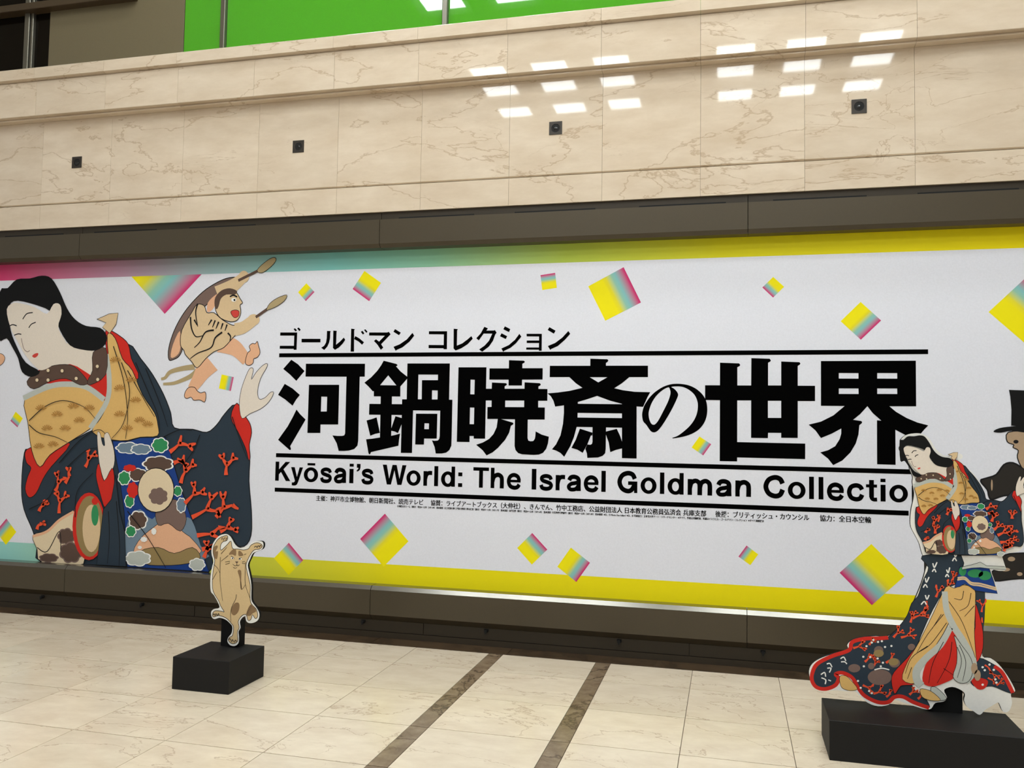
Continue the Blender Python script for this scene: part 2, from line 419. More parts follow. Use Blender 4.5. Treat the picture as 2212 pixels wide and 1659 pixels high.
confetti(C3, [(1096, 478), (938, 628), (780, 484), (936, 333)])
confetti(C3, [(2235, 135), (2560, 400), (2270, 700), (1935, 412)])
confetti(C4, [(393, 568), (583, 799), (392, 998), (195, 772)])
confetti(C4, [(1340, 517), (1668, 182), (1981, 548), (1650, 885)])
confetti(C5, [(643, 197), (942, 527), (635, 825), (343, 495)])
confetti(C5, [(1792, 789), (1520, 1172), (1142, 867), (1412, 487)])
confetti(C6, [(177, 263), (265, 143), (392, 238), (306, 356)])
confetti(C6, [(1275, 438), (1625, 790), (1978, 477), (1620, 126)])
confetti((1340, 740, 5.183), [(1017, 1138), (928, 1263), (798, 1174), (886, 1051)])
confetti((300, 760, 6.636), [(1360, 362), (1318, 562), (1148, 525), (1188, 325)])
confetti((0, 820, 6.636), [(250, 683), (150, 590), (225, 460), (328, 555)])
confetti((0, 1020, 6.636), [(-60, 850), (93, 665), (235, 857), (85, 1042)])
# one square slips under the top band: only its lower corner shows
w = onb([(435.5, 594.5), (356, 678), (284, 600.5)])
zb = 2.678
me = bpy.data.meshes.new('confetti_square')
me.from_pydata([(w[0][0], Lz(2), zb), (w[1][0], Lz(2), w[1][1]), (w[2][0], Lz(2), zb)], [], [(0, 1, 2)])
uv = me.uv_layers.new(name='UVMap')
for i, c in enumerate([(0.02, 0), (0.02, 1), (0.72, 1)]): uv.data[i].uv = c
link('confetti_square', me, M_CONF, banner)

# ------------------------------------------------------------------ lettering
R1 = (580, 680, 5.183); R2 = (960, 680, 5.183); R3 = (1340, 740, 5.183); R4 = (1700, 740, 5.183)
def glyph(name, reg, pieces):
    P = Print()
    for n_, pc in enumerate(pieces):
        loops = pc if isinstance(pc[0], list) else [pc]
        P.poly([onb(sc(reg, lp)) for lp in loops], Lz(3) - n_*0.00006)
    return P.build(name, M_INK, banner)
glyph('title_character', R1, [
 [(256,503),(330,553),(404,630),(312,740),(240,668),(165,606)],
 [(182,773),(270,825),(352,897),(310,950),(270,1018),(190,950),(108,896),(145,835)],
 [(314,1060),(355,1113),(416,1173),(243,1472),(252,1497),(248,1514),(236,1513),(108,1400),(215,1250),(270,1150)],
 [(420,548),(1081,548),(1078,693),(1022,693),(1005,1410),(996,1465),(960,1503),(900,1520),(850,1524),(786,1524),(765,1440),(716,1350),(770,1356),(825,1356),(848,1350),(858,1330),(874,693),(415,692)],
 [[(454,784),(792,784),(781,1228),(583,1228),(581,1323),(436,1322)],[(592,916),(658,917),(653,1083),(587,1083)]]])
glyph('title_character', R1, [
 [[(1290,514),(1432,550),(1446,562),(1440,572),(1428,577),(1480,635),(1556,695),(1556,712),(1510,765),(1477,802),(1476,915),(1180,913),(1180,853),(1168,857),(1120,803),(1074,760),(1150,700),(1220,625),(1262,565)],[(1341,678),(1432,790),(1250,788)]],
 [(1257,910),(1383,910),(1373,1400),(1248,1400)],
 [(1130,997),(1500,1001),(1500,1122),(1126,1118)],
 [(1098,1183),(1155,1168),(1211,1148),(1248,1322),(1195,1333),(1140,1354)],
 [(1422,1135),(1500,1158),(1492,1222),(1450,1325),(1415,1307),(1375,1298),(1375,1272)],
 [(1093,1394),(1170,1386),(1248,1374),(1373,1355),(1420,1345),(1474,1330),(1463,1390),(1455,1466),(1148,1537),(1140,1558),(1128,1562),(1120,1550)],
 [[(1556,545),(2031,545),(2022,955),(1548,955)],[(1679,669),(1898,670),(1897,732),(1719,732),(1716,946),(1673,946)],[(1832,846),(1895,847),(1893,948),(1830,948)]],
 [(1497,946),(2060,951),(2050,1400),(2048,1465),(2025,1515),(1990,1543),(1940,1553),(1873,1553),(1860,1480),(1830,1405),(1860,1411),(1895,1408),(1912,1390),(1917,1360),(1923,1073),(1619,1070),(1607,1547),(1482,1546)],
 [[(1652,1107),(1891,1108),(1884,1386),(1743,1385),(1741,1453),(1643,1452)],[(1747,1214),(1797,1215),(1796,1281),(1745,1280)]]])
glyph('title_character', R2, [
 [[(158,588),(471,588),(456,1387),(328,1386),(328,1357),(283,1357),(281,1425),(139,1422)],[(293,726),(340,727),(336,891),(290,890)],[(287,1038),(335,1039),(331,1225),(283,1224)]],
 [(723,508),(890,514),(901,524),(897,535),(873,549),(873,598),(1101,598),(1099,725),(870,726),(868,792),(719,792),(719,726),(503,726),(505,600),(722,600)],
 [[(533,758),(690,766),(701,777),(695,788),(675,800),(675,828),(897,828),(898,756),(1068,766),(1080,778),(1075,790),(1053,802),(1053,830),(1154,831),(1152,963),(1050,963),(1050,1037),(1125,1038),(1123,1173),(933,1173),(931,1380),(940,1408),(965,1416),(995,1413),(1012,1390),(1018,1360),(1022,1305),(1090,1342),(1170,1365),(1160,1440),(1140,1500),(1105,1545),(1060,1565),(1000,1569),(870,1562),(825,1548),(797,1515),(786,1470),(790,1170),(635,1168),(765,1207),(774,1217),(768,1228),(745,1242),(725,1320),(680,1400),(600,1490),(540,1540),(472,1575),(430,1518),(355,1455),(430,1430),(500,1390),(550,1335),(585,1260),(598,1166),(481,1166),(482,1033),(528,1031),(529,959),(464,959),(466,828),(530,828)],[(681,960),(893,960),(893,1034),(680,1033)]]])
glyph('title_character', R2, [
 [[(1181,571),(1633,571),(1634,491),(1825,498),(1836,510),(1830,525),(1809,540),(1809,570),(2279,570),(2279,698),(2070,698),(1990,765),(1902,822),(2000,845),(2130,862),(2305,867),(2275,920),(2225,1031),(2152,1026),(1991,998),(1850,960),(1711,908),(1600,945),(1494,976),(1494,1010),(1338,1014),(1240,1028),(1220,960),(1190,910),(1154,880),(1270,870),(1400,852),(1546,818),(1470,765),(1400,698),(1179,698)],[(1628,699),(1825,699),(1723,757)]],
 [(1338,1005),(1494,970),(1490,1200),(1480,1260),(1450,1370),(1410,1470),(1342,1590),(1300,1547),(1250,1520),(1204,1506),(1250,1450),(1300,1350),(1328,1220),(1338,1100)],
 [(1490,996),(1995,1001),(1995,1104),(1490,1098)],[(1480,1150),(1995,1157),(1995,1264),(1480,1255)],
 [(1988,990),(2152,1020),(2152,1609),(1988,1605)],
 [(1658,1250),(1810,1255),(1806,1500),(1800,1550),(1770,1580),(1720,1597),(1600,1602),(1595,1550),(1578,1500),(1600,1452),(1635,1455),(1652,1445),(1658,1420)],
 [(1517,1275),(1658,1320),(1655,1350),(1640,1352),(1600,1452),(1548,1546),(1490,1510),(1422,1490),(1470,1400)],
 [(1806,1308),(1930,1277),(1965,1350),(1990,1425),(1990,1496),(1920,1512),(1857,1538),(1840,1430),(1806,1335)]])
glyph('title_character', R3, [
 [smooth([(583,1070),(600,1072),(700,1055),(800,1022),(880,972),(935,905),(965,830),(974,750),(965,670),(940,610),(900,560),(840,512),(770,480),(700,465),(630,461),(560,468),(480,495),(400,545),(340,600),(295,660),(262,720),(245,790),(246,840),(258,885),(290,920),(320,965),(345,995),(375,1006),(405,997),(440,965),(500,880),(570,760),(620,660),(645,600),(646,575),(630,545),(600,515),(572,497),(630,490),(700,497),(770,530),(830,585),(862,655),(868,720),(858,790),(830,860),(780,930),(710,995),(640,1045),(585,1065)],3),
  smooth([(537,501),(470,535),(400,600),(350,680),(322,760),(317,810),(325,860),(345,905),(370,920),(395,910),(430,865),(480,770),(530,670),(555,600),(562,560),(555,525)],3)]])
glyph('title_character', R3, [
 [[(1116,225),(1330,233),(1343,250),(1335,264),(1310,276),(1310,480),(1465,480),(1467,174),(1672,181),(1686,200),(1680,212),(1654,226),(1654,480),(1801,480),(1801,212),(2005,220),(2017,235),(2010,246),(1986,262),(1986,483),(2180,484),(2180,655),(1986,655),(1986,1068),(1801,1066),(1801,1011),(1654,1010),(1652,1070),(1464,1067),(1465,648),(1309,648),(1308,1114),(2070,1131),(2069,1305),(1308,1286),(1307,1331),(1113,1327),(1115,645),(949,643),(949,478),(1115,478)],[(1652,652),(1801,652),(1801,844),(1652,843)]]])
glyph('title_character', R4, [
 [[(380,207),(1442,203),(1446,714),(1146,713),(1220,775),(1340,845),(1460,895),(1582,927),(1540,970),(1510,1005),(1450,1085),(1335,1040),(1213,976),(1216,1369),(1009,1362),(1007,870),(1056,874),(960,790),(900,712),(820,800),(740,865),(830,878),(842,890),(836,905),(810,925),(800,1030),(770,1130),(710,1230),(620,1320),(517,1372),(460,1300),(372,1230),(460,1205),(540,1160),(590,1080),(607,1020),(608,962),(500,1020),(380,1069),(320,985),(243,919),(380,885),(520,815),(645,710),(380,708)],
  [(580,341),(800,342),(800,404),(580,403)],[(1010,341),(1233,342),(1234,404),(1010,403)],[(580,513),(800,514),(802,576),(580,575)],[(1010,513),(1233,514),(1234,576),(1010,575)]]])
# subtitle in katakana
for reg, pcs in [
 (R1, [[(133,198),(322,198),(315,392),(283,392),(283,381),(126,380),(127,347),(285,347),(289,233),(131,233)],[(281,160),(298,150),(321,175),(303,186)],[(321,152),(340,142),(362,168),(345,183)]]),
 (R1, [[(371,269),(583,269),(582,309),(371,309)]]),
 (R1, [[(655,180),(697,182),(692,200),(690,260),(680,310),(660,355),(625,394),(590,370),(625,345),(645,310),(653,260)],[(726,177),(767,180),(763,192),(757,335),(800,300),(843,255),(860,280),(830,325),(790,365),(745,393),(722,372)]]),
 (R1, [[(926,155),(968,160),(960,175),(958,412),(920,413)],[(972,238),(1020,265),(1070,308),(1048,336),(1010,300),(958,272)],[(1034,192),(1052,178),(1074,208),(1058,222)],[(1070,170),(1086,162),(1110,190),(1096,202)]]),
 (R1, [[(1128,198),(1330,198),(1347,190),(1368,218),(1262,330),(1286,367),(1258,393),(1220,335),(1181,293),(1204,274),(1238,300),(1303,234),(1127,232)]]),
 (R1, [[(1417,160),(1482,200),(1462,229),(1399,190)],[(1612,202),(1632,234),(1580,300),(1500,365),(1432,395),(1426,406),(1400,358),(1470,330),(1550,275)]]),
 (R1, [[(1797,184),(2000,184),(1998,385),(1960,385),(1960,375),(1793,374),(1793,338),(1962,339),(1964,219),(1796,218)]]),
 (R2, [[(104,156),(152,160),(143,175),(140,345),(200,320),(260,275),(302,238),(318,268),(260,330),(190,375),(125,400),(103,378)]]),
 (R2, [[(448,134),(488,152),(470,177),(555,176),(565,170),(585,200),(570,220),(545,290),(500,355),(423,414),(388,388),(450,345),(500,290),(536,211),(440,211),(385,287),(357,263),(405,210)]]),
 (R2, [[(678,129),(738,160),(724,194),(659,162)],[(640,207),(704,240),(687,272),(622,240)],[(840,213),(862,245),(800,320),(740,370),(668,405),(660,416),(637,378),(720,340),(790,280)]]),
 (R2, [[(920,213),(1091,213),(1089,403),(1058,403),(1058,391),(916,390),(917,366),(1058,366),(1059,316),(922,316),(922,288),(1060,288),(1060,243),(921,242)]]),
 (R2, [[(1176,138),(1245,178),(1226,212),(1156,170)],[(1388,181),(1409,213),(1350,280),(1270,350),(1192,385),(1187,397),(1158,350),(1240,315),(1320,255)]])]:
    glyph('subtitle_character', reg, pcs)
# ruled lines
def rule(xl, yl0, yl1, xr, yr0, yr1):
    a = onwall(xl, yl0, YB); b = onwall(xl, yl1, YB); c = onwall(xr, yr0, YB); d = onwall(xr, yr1, YB)
    z1 = (a[1]+c[1])/2; z0 = (b[1]+d[1])/2
    P = Print(); P.poly([[(a[0], z0), (c[0], z0), (c[0], z1), (a[0], z1)]], Lz(3)); P.build('ruled_line', M_INK, banner)
    return z0, z1
rule(603.3, 763.7, 772, 2004.8, 754.1, 764.7)
xr_end = 2004.0
rule(596.4, 978.9, 987.2, 1973, 1014.0, 1024.8)
rule(593.7, 1052.7, 1061.6, 1962.8, 1104.0, 1114.3)

# Latin line: grotesque letters from bars and bowls, cap height 1
def ell(cx, cy, rx, ry, n=40): return [(cx+rx*math.cos(2*math.pi*i/n), cy+ry*math.sin(2*math.pi*i/n)) for i in range(n)]
def rect(a, b, c, d): return ('p', [[(a, c), (b, c), (b, d), (a, d)]])
def bowl(x0, x1, y0, y1, tx=0.212, ty=0.165): return ('p', [ell((x0+x1)/2, (y0+y1)/2, (x1-x0)/2, (y1-y0)/2), ell((x0+x1)/2, (y0+y1)/2, (x1-x0)/2-tx, (y1-y0)/2-ty)])
def bar(pts, w): return ('s', smooth(pts, 6, False), w*1.08)
XH = 0.735
GL = {
 'K': [('p', [[(0,0),(0,1),(.205,1),(.205,.60),(.56,1),(.82,1),(.455,.61),(.86,0),(.605,0),(.32,.46),(.205,.335),(.205,0)]])],
 'y': [('p', [[(0,XH),(.215,XH),(.365,.24),(.505,XH),(.71,XH),(.44,-.03),(.38,-.16),(.29,-.215),(.18,-.225),(.07,-.21),(.07,-.055),(.14,-.065),(.21,-.04),(.25,.03)]])],
 'o': [bowl(0, .79, -.02, .755)],
 'O': [bowl(0, .79, -.02, .755), rect(.19, .62, .85, .97)],
 's': [bar([(.62,.50),(.555,.625),(.36,.675),(.17,.63),(.115,.545),(.18,.45),(.38,.385),(.57,.32),(.625,.21),(.54,.09),(.34,.055),(.15,.10),(.085,.24)], .18)],
 'a': [bar([(.12,.50),(.20,.635),(.37,.675),(.54,.62),(.60,.50),(.60,.25),(.61,0)], .195), bar([(.60,.42),(.42,.375),(.22,.33),(.10,.21),(.16,.085),(.31,.06),(.48,.11),(.60,.27)], .175)],
 'i': [rect(0, .2, 0, XH), rect(0, .2, .85, 1.0)],
 "'": [('p', [[(0,1.0),(.2,1.0),(.2,.82),(.17,.70),(.09,.63),(0,.60),(0,.68),(.07,.73),(.09,.80),(0,.80)]])],
 'W': [('p', [[(0,1),(.22,1),(.365,.30),(.53,1),(.755,1),(.92,.30),(1.06,1),(1.28,1),(1.035,0),(.81,0),(.64,.72),(.47,0),(.245,0)]])],
 'r': [rect(0, .2, 0, XH), bar([(.10,.33),(.16,.54),(.28,.64),(.47,.645)], .19)],
 'l': [rect(0, .2, 0, 1)], 'I': [rect(0, .205, 0, 1)],
 'd': [bowl(0, .74, -.02, .755), rect(.56, .755, 0, 1)],
 ':': [rect(0, .2, 0, .19), rect(0, .2, .53, .72)],
 'T': [rect(0, .83, .83, 1), rect(.312, .518, 0, .84)],
 'h': [rect(0, .2, 0, 1), bar([(.10,.33),(.18,.56),(.38,.66),(.545,.59),(.60,.44),(.60,0)], .2)],
 'n': [rect(0, .2, 0, XH), bar([(.10,.33),(.18,.56),(.38,.66),(.545,.59),(.60,.44),(.60,0)], .2)],
 'm': [rect(0, .2, 0, XH), bar([(.10,.33),(.17,.56),(.35,.66),(.50,.59),(.55,.44),(.55,0)], .195), bar([(.55,.33),(.62,.56),(.80,.66),(.95,.59),(1.005,.44),(1.005,0)], .195)],
 'e': [bar([(.68,.22),(.58,.09),(.39,.055),(.18,.14),(.098,.365),(.18,.59),(.39,.675),(.60,.59),(.675,.40)], .185), rect(.1, .757, .315, .44)],
 'c': [bar([(.655,.49),(.57,.62),(.39,.672),(.18,.59),(.098,.365),(.18,.14),(.39,.06),(.57,.11),(.66,.27)], .185)],
 'C': [bar([(.85,.65),(.74,.85),(.51,.922),(.23,.80),(.105,.50),(.23,.20),(.51,.078),(.74,.15),(.855,.38)], .205)],
 'G': [bar([(.86,.66),(.75,.86),(.51,.922),(.23,.80),(.105,.50),(.23,.20),(.51,.078),(.72,.16),(.86,.40)], .205), rect(.53, .99, .37, .54), rect(.83, .99, 0, .40)],
 't': [rect(.13, .33, .16, .93), rect(0, .46, .60, XH), bar([(.23,.30),(.24,.14),(.32,.075),(.46,.08)], .16)],
}
seq = [('K',580,78,252),('y',580,255,392),('O',580,402,565),('s',580,588,722),('a',580,745,885),('i',580,920,967),("'",580,1003,1045),('s',580,1057,1195),('W',580,1297,1567),('o',580,1570,1732),('r',580,1763,1862),('l',580,1885,1930),('d',580,1963,2122),(':',580,2158,2205),
 ('T',980,222,400),('h',980,420,572),('e',980,605,765),('I',980,888,940),('s',980,975,1130),('r',980,1160,1268),('a',980,1288,1448),('e',980,1480,1650),('l',980,1680,1730),('G',980,1862,2090),
 ('o',1360,125,307),('l',1360,345,395),('d',1360,432,615),('m',1360,660,940),('a',1360,982,1160),('n',1360,1202,1382),('C',1360,1522,1768),('o',1360,1800,2002),('l',1360,2042,2097),('l',1360,2150,2205),
 ('e',1640,770,965),('c',1640,998,1195),('t',1640,1215,1343),('i',1640,1380,1438),('o',1640,1480,1692),('n',1640,1735,1930)]
zbs = [onwall(*p, YB)[1] for p in [(594.8,1038.2),(982.9,1050.2),(1308.5,1062),(1622.4,1074.5),(1913,1084.9)]]
zcs = [onwall(*p, YB)[1] for p in [(595.2,997.6),(1022,1008.4),(1158.5,1011.6),(1435,1020.8),(1758,1031.3)]]
zbase, zcap = sum(zbs)/len(zbs), sum(zcs)/len(zcs)
for ch, x0, a, b in seq:
    yb = 1038 + (x0+a/5.267-594)*0.0355
    xa, xb = onwall(x0+a/5.267, yb-15, YB)[0], onwall(x0+b/5.267, yb-15, YB)[0]
    P = Print()
    tmp = []
    for it in GL[ch]:
        if it[0] == 'p': tmp += [p for lp in it[1] for p in lp]
        else:
            r0, r1 = ribbon(it[1], it[2]); tmp += r0 + r1
    gx0, gx1 = min(p[0] for p in tmp), max(p[0] for p in tmp)
    tr = lambda p: (xa + (p[0]-gx0)/(gx1-gx0)*(xb-xa), zbase + p[1]*(zcap-zbase))
    for n_, it in enumerate(GL[ch]):
        yl = Lz(3) - n_*0.00006
        if it[0] == 'p': P.poly([[tr(p) for p in lp] for lp in it[1]], yl)
        else:
            r0, r1 = ribbon(it[1], it[2]); n = len(r0); base = len(P.v)
            P.v += [(tr(p)[0], yl, tr(p)[1]) for p in r0 + r1]
            for i in range(n-1): P.f.append((base+i, base+i+1, base+n+i+1, base+n+i))
    P.build('english_title_letter', M_INK, banner)

# small print, set with the built-in font
def small(body, pa, pb, ztop, zbot, bold):
    c = bpy.data.curves.new('small_print', 'FONT'); c.body = body; c.size = 1.0; c.offset = bold; c.resolution_u = 2
    o = bpy.data.objects.new('small_print_tmp', c); COL.objects.link(o)
    dg = bpy.context.evaluated_depsgraph_get(); dg.update()
    me = bpy.data.meshes.new_from_object(o.evaluated_get(dg))
    bpy.data.objects.remove(o); bpy.data.curves.remove(c)
    if not len(me.vertices): return
    xs = [v.co.x for v in me.vertices]; x0, x1 = min(xs), max(xs)
    xa, xb = pa, pb; sz = (ztop-zbot)/0.90
    for v in me.vertices:
        X, Z = v.co.x, v.co.y
        v.co = (xa + (X-x0)/(x1-x0)*(xb-xa), Lz(3), zbot + (Z+0.08)*sz)
    # heavier weight: a second impression, a hair to the side
    bm = bmesh.new(); bm.from_mesh(me)
    dup = bmesh.ops.duplicate(bm, geom=bm.verts[:] + bm.edges[:] + bm.faces[:])
    bmesh.ops.translate(bm, vec=(sz*0.035, -0.00005, 0), verts=[v for v in dup['geom'] if isinstance(v, bmesh.types.BMVert)])
    bm.to_mesh(me); bm.free()
    me.materials.clear(); me.update()
    tag(link('small_print', me, M_INK, banner), kind='stuff')
zt1 = (onwall(695, 1071, YB)[1] + onwall(1875, 1116.5, YB)[1])/2; zb1 = (onwall(695, 1082, YB)[1] + onwall(1875, 1130.5, YB)[1])/2
for body, a, b in [('主催：神戸市立博物館、朝日新聞社、読売テレビ', 682.5, 913.6),
                   ('協賛：ライブアートブックス（大伸社）、きんでん、竹中工務店、公益財団法人 日本教育公務員弘済会 兵庫支部', 930.3, 1525.2),
                   ('後援：ブリティッシュ・カウンシル', 1545.1, 1747.7), ('協力：全日本空輸', 1770.6, 1881.5)]:
    small(body, onwall(a, 1090, YB)[0], onwall(b, 1110, YB)[0], zt1, zb1, 0.007)
zt2 = (onwall(870, 1090.5, YB)[1] + onwall(1640, 1124.2, YB)[1])/2; zb2 = (onwall(870, 1095, YB)[1] + onwall(1640, 1129, YB)[1])/2
small('①地獄太夫と一休（部分） 明治4〜22年（1871-89） 絹本着彩  ②三味線を弾く洋装の骸骨と踊る妖怪（部分） 明治4〜12年（1871-79） 紙本淡彩  ③鍾馗図（部分） 明治4〜22年（1871-89） 紙本淡彩  ④百鬼夜行図屏風（部分） 明治4〜22年（1871-89） 紙本着彩  ※①、④ Photo: Ken Adlard  ※②、③ 写真協力：立命館大学アート・リサーチセンター  ※すべて、作者は河鍋暁斎、所蔵はイスラエル・ゴールドマン・コレクション  ※すべて通期展示',
      onwall(858, 1091, YB)[0], onwall(1650, 1127, YB)[0], zt2, zb2, 0.02)

# ------------------------------------------------------------------ printed figures (plain stand-ins)
INKS = dict(navy=(44, 56, 68), red=(206, 44, 34), gold=(222, 180, 110), skin=(226, 214, 200), hair=(14, 14, 15), grey=(188, 192, 184),
            brown=(92, 72, 62), blue=(28, 62, 132), green=(52, 140, 88), coral=(232, 84, 50), cream=(226, 206, 172), line=(24, 22, 24),
            tan=(218, 190, 150), taupe=(122, 100, 92), olive=(150, 128, 84), lip=(206, 70, 62), slate=(112, 132, 150), paper=(238, 237, 233),
            peach=(228, 176, 140), straw=(176, 156, 116), coat=(44, 40, 36), bone=(176, 150, 122), fur=(214, 186, 140), patch=(140, 112, 80), darkgold=(176, 128, 62))
def ink(k): return flat('ink_' + k, INKS[k], 0.7, 0.0, 0.2)
class Art:
    # drawings on an upright plane; tf turns photograph points into (x, z)
    def __init__(s, parent, Y, tf, layer=0.00012):
        s.parent, s.Y, s.tf, s.k, s.layer = parent, Y, tf, 0, layer
        s.unit = 1.0
    def nextY(s): s.k += 1; return s.Y - s.layer*s.k
    def shape(s, name, col, pts, sm=3, edge=0.0):
        lp = [s.tf(p) for p in pts]
        if sm: lp = smooth(lp, sm)
        P = Print(); P.poly([lp], s.nextY()); o = P.build(name, ink(col), s.parent)
        if edge:
            P = Print(); P.band(lp + [lp[0]], edge*s.unit, edge*s.unit, s.nextY()); P.build('outline', ink('line'), s.parent)
        return o
    def lines(s, name, col, strokes, w0, w1=None):
        P = Print(); Y = s.nextY()
        for st in strokes:
            lp = smooth([s.tf(p) for p in st], 5, False) if len(st) > 2 else [s.tf(p) for p in st]
            P.band(lp, w0*s.unit, (w0 if w1 is None else w1)*s.unit, Y)
        return tag(P.build(name, ink(col), s.parent), kind='stuff' if len(strokes) > 1 else None)
    def discs(s, name, col, items, reg=None, tiny=False):
        Y = s.nextY(); P = Print()
        for cx, cy, rx, ry in items:
            if reg:
                (cx, cy), = sc(reg, [(cx, cy)]); rx, ry = rx/reg[2], ry/reg[2]
            P.poly([[s.tf(p) for p in ell(cx, cy, rx, ry, 24)]], Y)
            if not tiny: P.build(name, ink(col), s.parent); P = Print()
        if tiny: tag(P.build(name, ink(col), s.parent), kind='stuff')
def cloud_pts(cx, cy, rx, ry, lobes, rot=0.0):
    out = []
    for i in range(lobes*6):
        t = 2*math.pi*i/(lobes*6); k = 1.0 + 0.16*abs(math.sin(lobes*t/2 + rot)) - 0.06
        out.append((cx + rx*k*math.cos(t), cy + ry*k*math.sin(t)))
    return out
def clouds(A, col, items, reg, rim='paper'):
    for n_, (cx, cy, rx, ry) in enumerate(items):
        if rim: A.shape('cloud_edge', rim, sc(reg, cloud_pts(cx, cy, rx*1.1+2, ry*1.1+2, 7, n_)), 0)
        A.shape('cloud', col, sc(reg, cloud_pts(cx, cy, rx, ry, 7, n_)), 0)
def reg_pts(reg): return lambda pts: sc(reg, pts)
def coral(rng, x, y, ang, L, depth, out):
    # a small branching twig
    x2, y2 = x + L*math.cos(ang), y + L*math.sin(ang)
    out.append([(x, y), ((x+x2)/2 + rng.uniform(-3, 3), (y+y2)/2 + rng.uniform(-3, 3)), (x2, y2)])
    if depth:
        for k in (-1, 1):
            if rng.random() < 0.9: coral(rng, x2, y2, ang + k*rng.uniform(0.35, 0.9), L*rng.uniform(0.55, 0.8), depth-1, out)

Z3 = (0, 540, 2.3045); q3 = reg_pts(Z3)
def robe_figure(A, full):
    A.shape('robe', 'navy', q3([(640,470),(700,540),(760,620),(815,720),(850,810),(868,885),(960,893),(1030,908),(1080,870),(1120,815),(1175,770),(1215,870),(1243,1010),(1240,1150),(1252,1300),(1250,1420),(1215,1475),(1150,1470),(1060,1500)] + ([(1041,1602),(800,1588),(500,1569),(205,1551)] if full else [(1000,1540),(900,1580),(560,1580),(330,1540),(205,1551)]) + [(185,1480),(165,1400),(120,1290),(108,1180),(122,1010),(160,990),(330,960),(480,890),(540,900),(560,560)]), 3, 0.008)
    A.shape('lining', 'red', q3([(150,985),(125,1012),(133,1060),(155,1085),(138,1130),(126,1190),(145,1232),(180,1212),(215,1140),(255,1080),(350,965),(250,960)]), 3, 0.006)
    A.shape('cuff', 'red', q3([(1180,762),(1150,832),(1185,905),(1222,985),(1238,1045),(1246,1030),(1242,970),(1253,910),(1245,865),(1222,828)]), 3, 0.006)
    A.shape('hand', 'skin', q3([(1192,770),(1203,690),(1235,605),(1252,586),(1262,598),(1252,645),(1275,610),(1305,578),(1328,565),(1330,582),(1298,640),(1283,705),(1292,742),(1320,735),(1348,708),(1363,712),(1340,755),(1300,790),(1245,815),(1205,838)]), 3, 0.004)
    A.shape('lining', 'red', q3([(545,400),(600,430),(640,470),(655,540),(690,640),(560,640),(525,430)]), 3, 0.006)
    A.shape('shawl', 'gold', q3([(535,422),(575,440),(610,540),(660,600),(710,720),(770,810),(787,870),(785,925),(700,932),(600,950),(460,905),(530,750),(545,600)]), 3, 0.006)
    A.shape('lining', 'red', q3([(190,600),(330,560),(460,600),(535,500),(540,745),(420,690),(330,665),(150,660)]), 3)
    A.shape('shawl', 'gold', q3([(125,742),(240,690),(330,678),(420,690),(500,735),(532,765),(500,840),(450,890),(340,960),(250,1020),(200,1080),(160,1000),(140,860)]), 3, 0.006)
    A.lines('trim', 'grey', [q3([(118,738),(240,682),(330,668),(430,682),(520,745)]), q3([(530,520),(545,640),(533,755),(450,888)])], 0.045)
    A.shape('neck', 'skin', q3([(215,590),(320,470),(400,470),(475,510),(462,618),(440,615),(350,568)]), 3)
    A.shape('collar', 'brown', q3([(135,655),(190,605),(270,575),(350,572),(400,605),(440,660),(400,672),(330,640),(250,655),(170,692)]), 3, 0.004)
    A.shape('collar', 'brown', q3([(465,510),(530,490),(528,620),(450,672),(438,650),(462,600)]), 3, 0.004)
    A.shape('hair', 'hair', q3([(0,212),(40,190),(85,147),(150,142),(210,128),(258,142),(300,210),(335,290),(375,345),(430,378),(500,388),(532,425),(525,470),(480,500),(415,497),(350,475),(300,400),(260,310),(150,265),(70,255),(45,300),(55,400),(85,480),(130,560),(200,605),(160,632),(112,608),(92,540),(66,490),(35,440),(-5,440)]), 3)
    A.shape('face', 'skin', q3([(36,295),(70,264),(115,268),(175,285),(235,318),(268,270),(300,272),(308,320),(292,390),(335,470),(325,520),(262,575),(215,598),(185,588),(132,528),(92,460),(52,380)]), 3)
    A.lines('features', 'line', [q3([(115,345),(135,318),(165,312)]), q3([(48,380),(65,372),(85,378)]), q3([(145,388),(158,370),(180,360)]), q3([(72,425),(92,418),(108,420)])], 0.009)
    A.lines('features', 'taupe', [q3([(108,440),(120,490),(138,507),(150,500)])], 0.005)
    A.shape('lips', 'lip', q3([(162,528),(176,516),(192,514),(190,526),(175,537)]), 3)
    A.shape('ribbon', 'tan', q3([(484,345),(520,330),(545,318),(590,314),(580,370),(548,415),(512,385),(530,362),(500,350)]), 0, 0.004)
    A.shape('sleeve_hand', 'skin', q3([(486,912),(500,912),(512,965),(524,972),(520,925),(536,908),(550,930),(570,1000),(570,1070),(540,1138),(522,1150),(500,1080),(490,1000)]), 3, 0.003)
    A.shape('cuff', 'red', q3([(495,1062),(520,1150),(560,1085),(572,1150),(557,1240),(526,1285),(500,1210),(480,1120)]), 3, 0.005)
    A.shape('apron', 'blue', q3([(562,950),(640,952),(700,934),(825,932),(850,1010),(900,1180),(960,1350)] + ([(1041,1602),(636,1577)] if full else [(1030,1585),(636,1577)]) + [(620,1300),(592,1100)]), 0, 0.006)
    # loose patches of colour standing for the embroidery
    A.shape('hills', 'slate', q3([(640,1350),(700,1290),(760,1340),(840,1260),(900,1330),(955,1340),(1000,1470),(1020,1540),(640,1540)]), 3)
    A.shape('hills', 'peach', q3([(690,1450),(780,1370),(850,1330),(910,1400),(960,1440),(990,1520),(690,1530)]), 3, 0.004)
    A.shape('hills', 'taupe', q3([(780,1290),(860,1240),(905,1270),(930,1340),(900,1400),(840,1360),(790,1370)]), 3, 0.004)
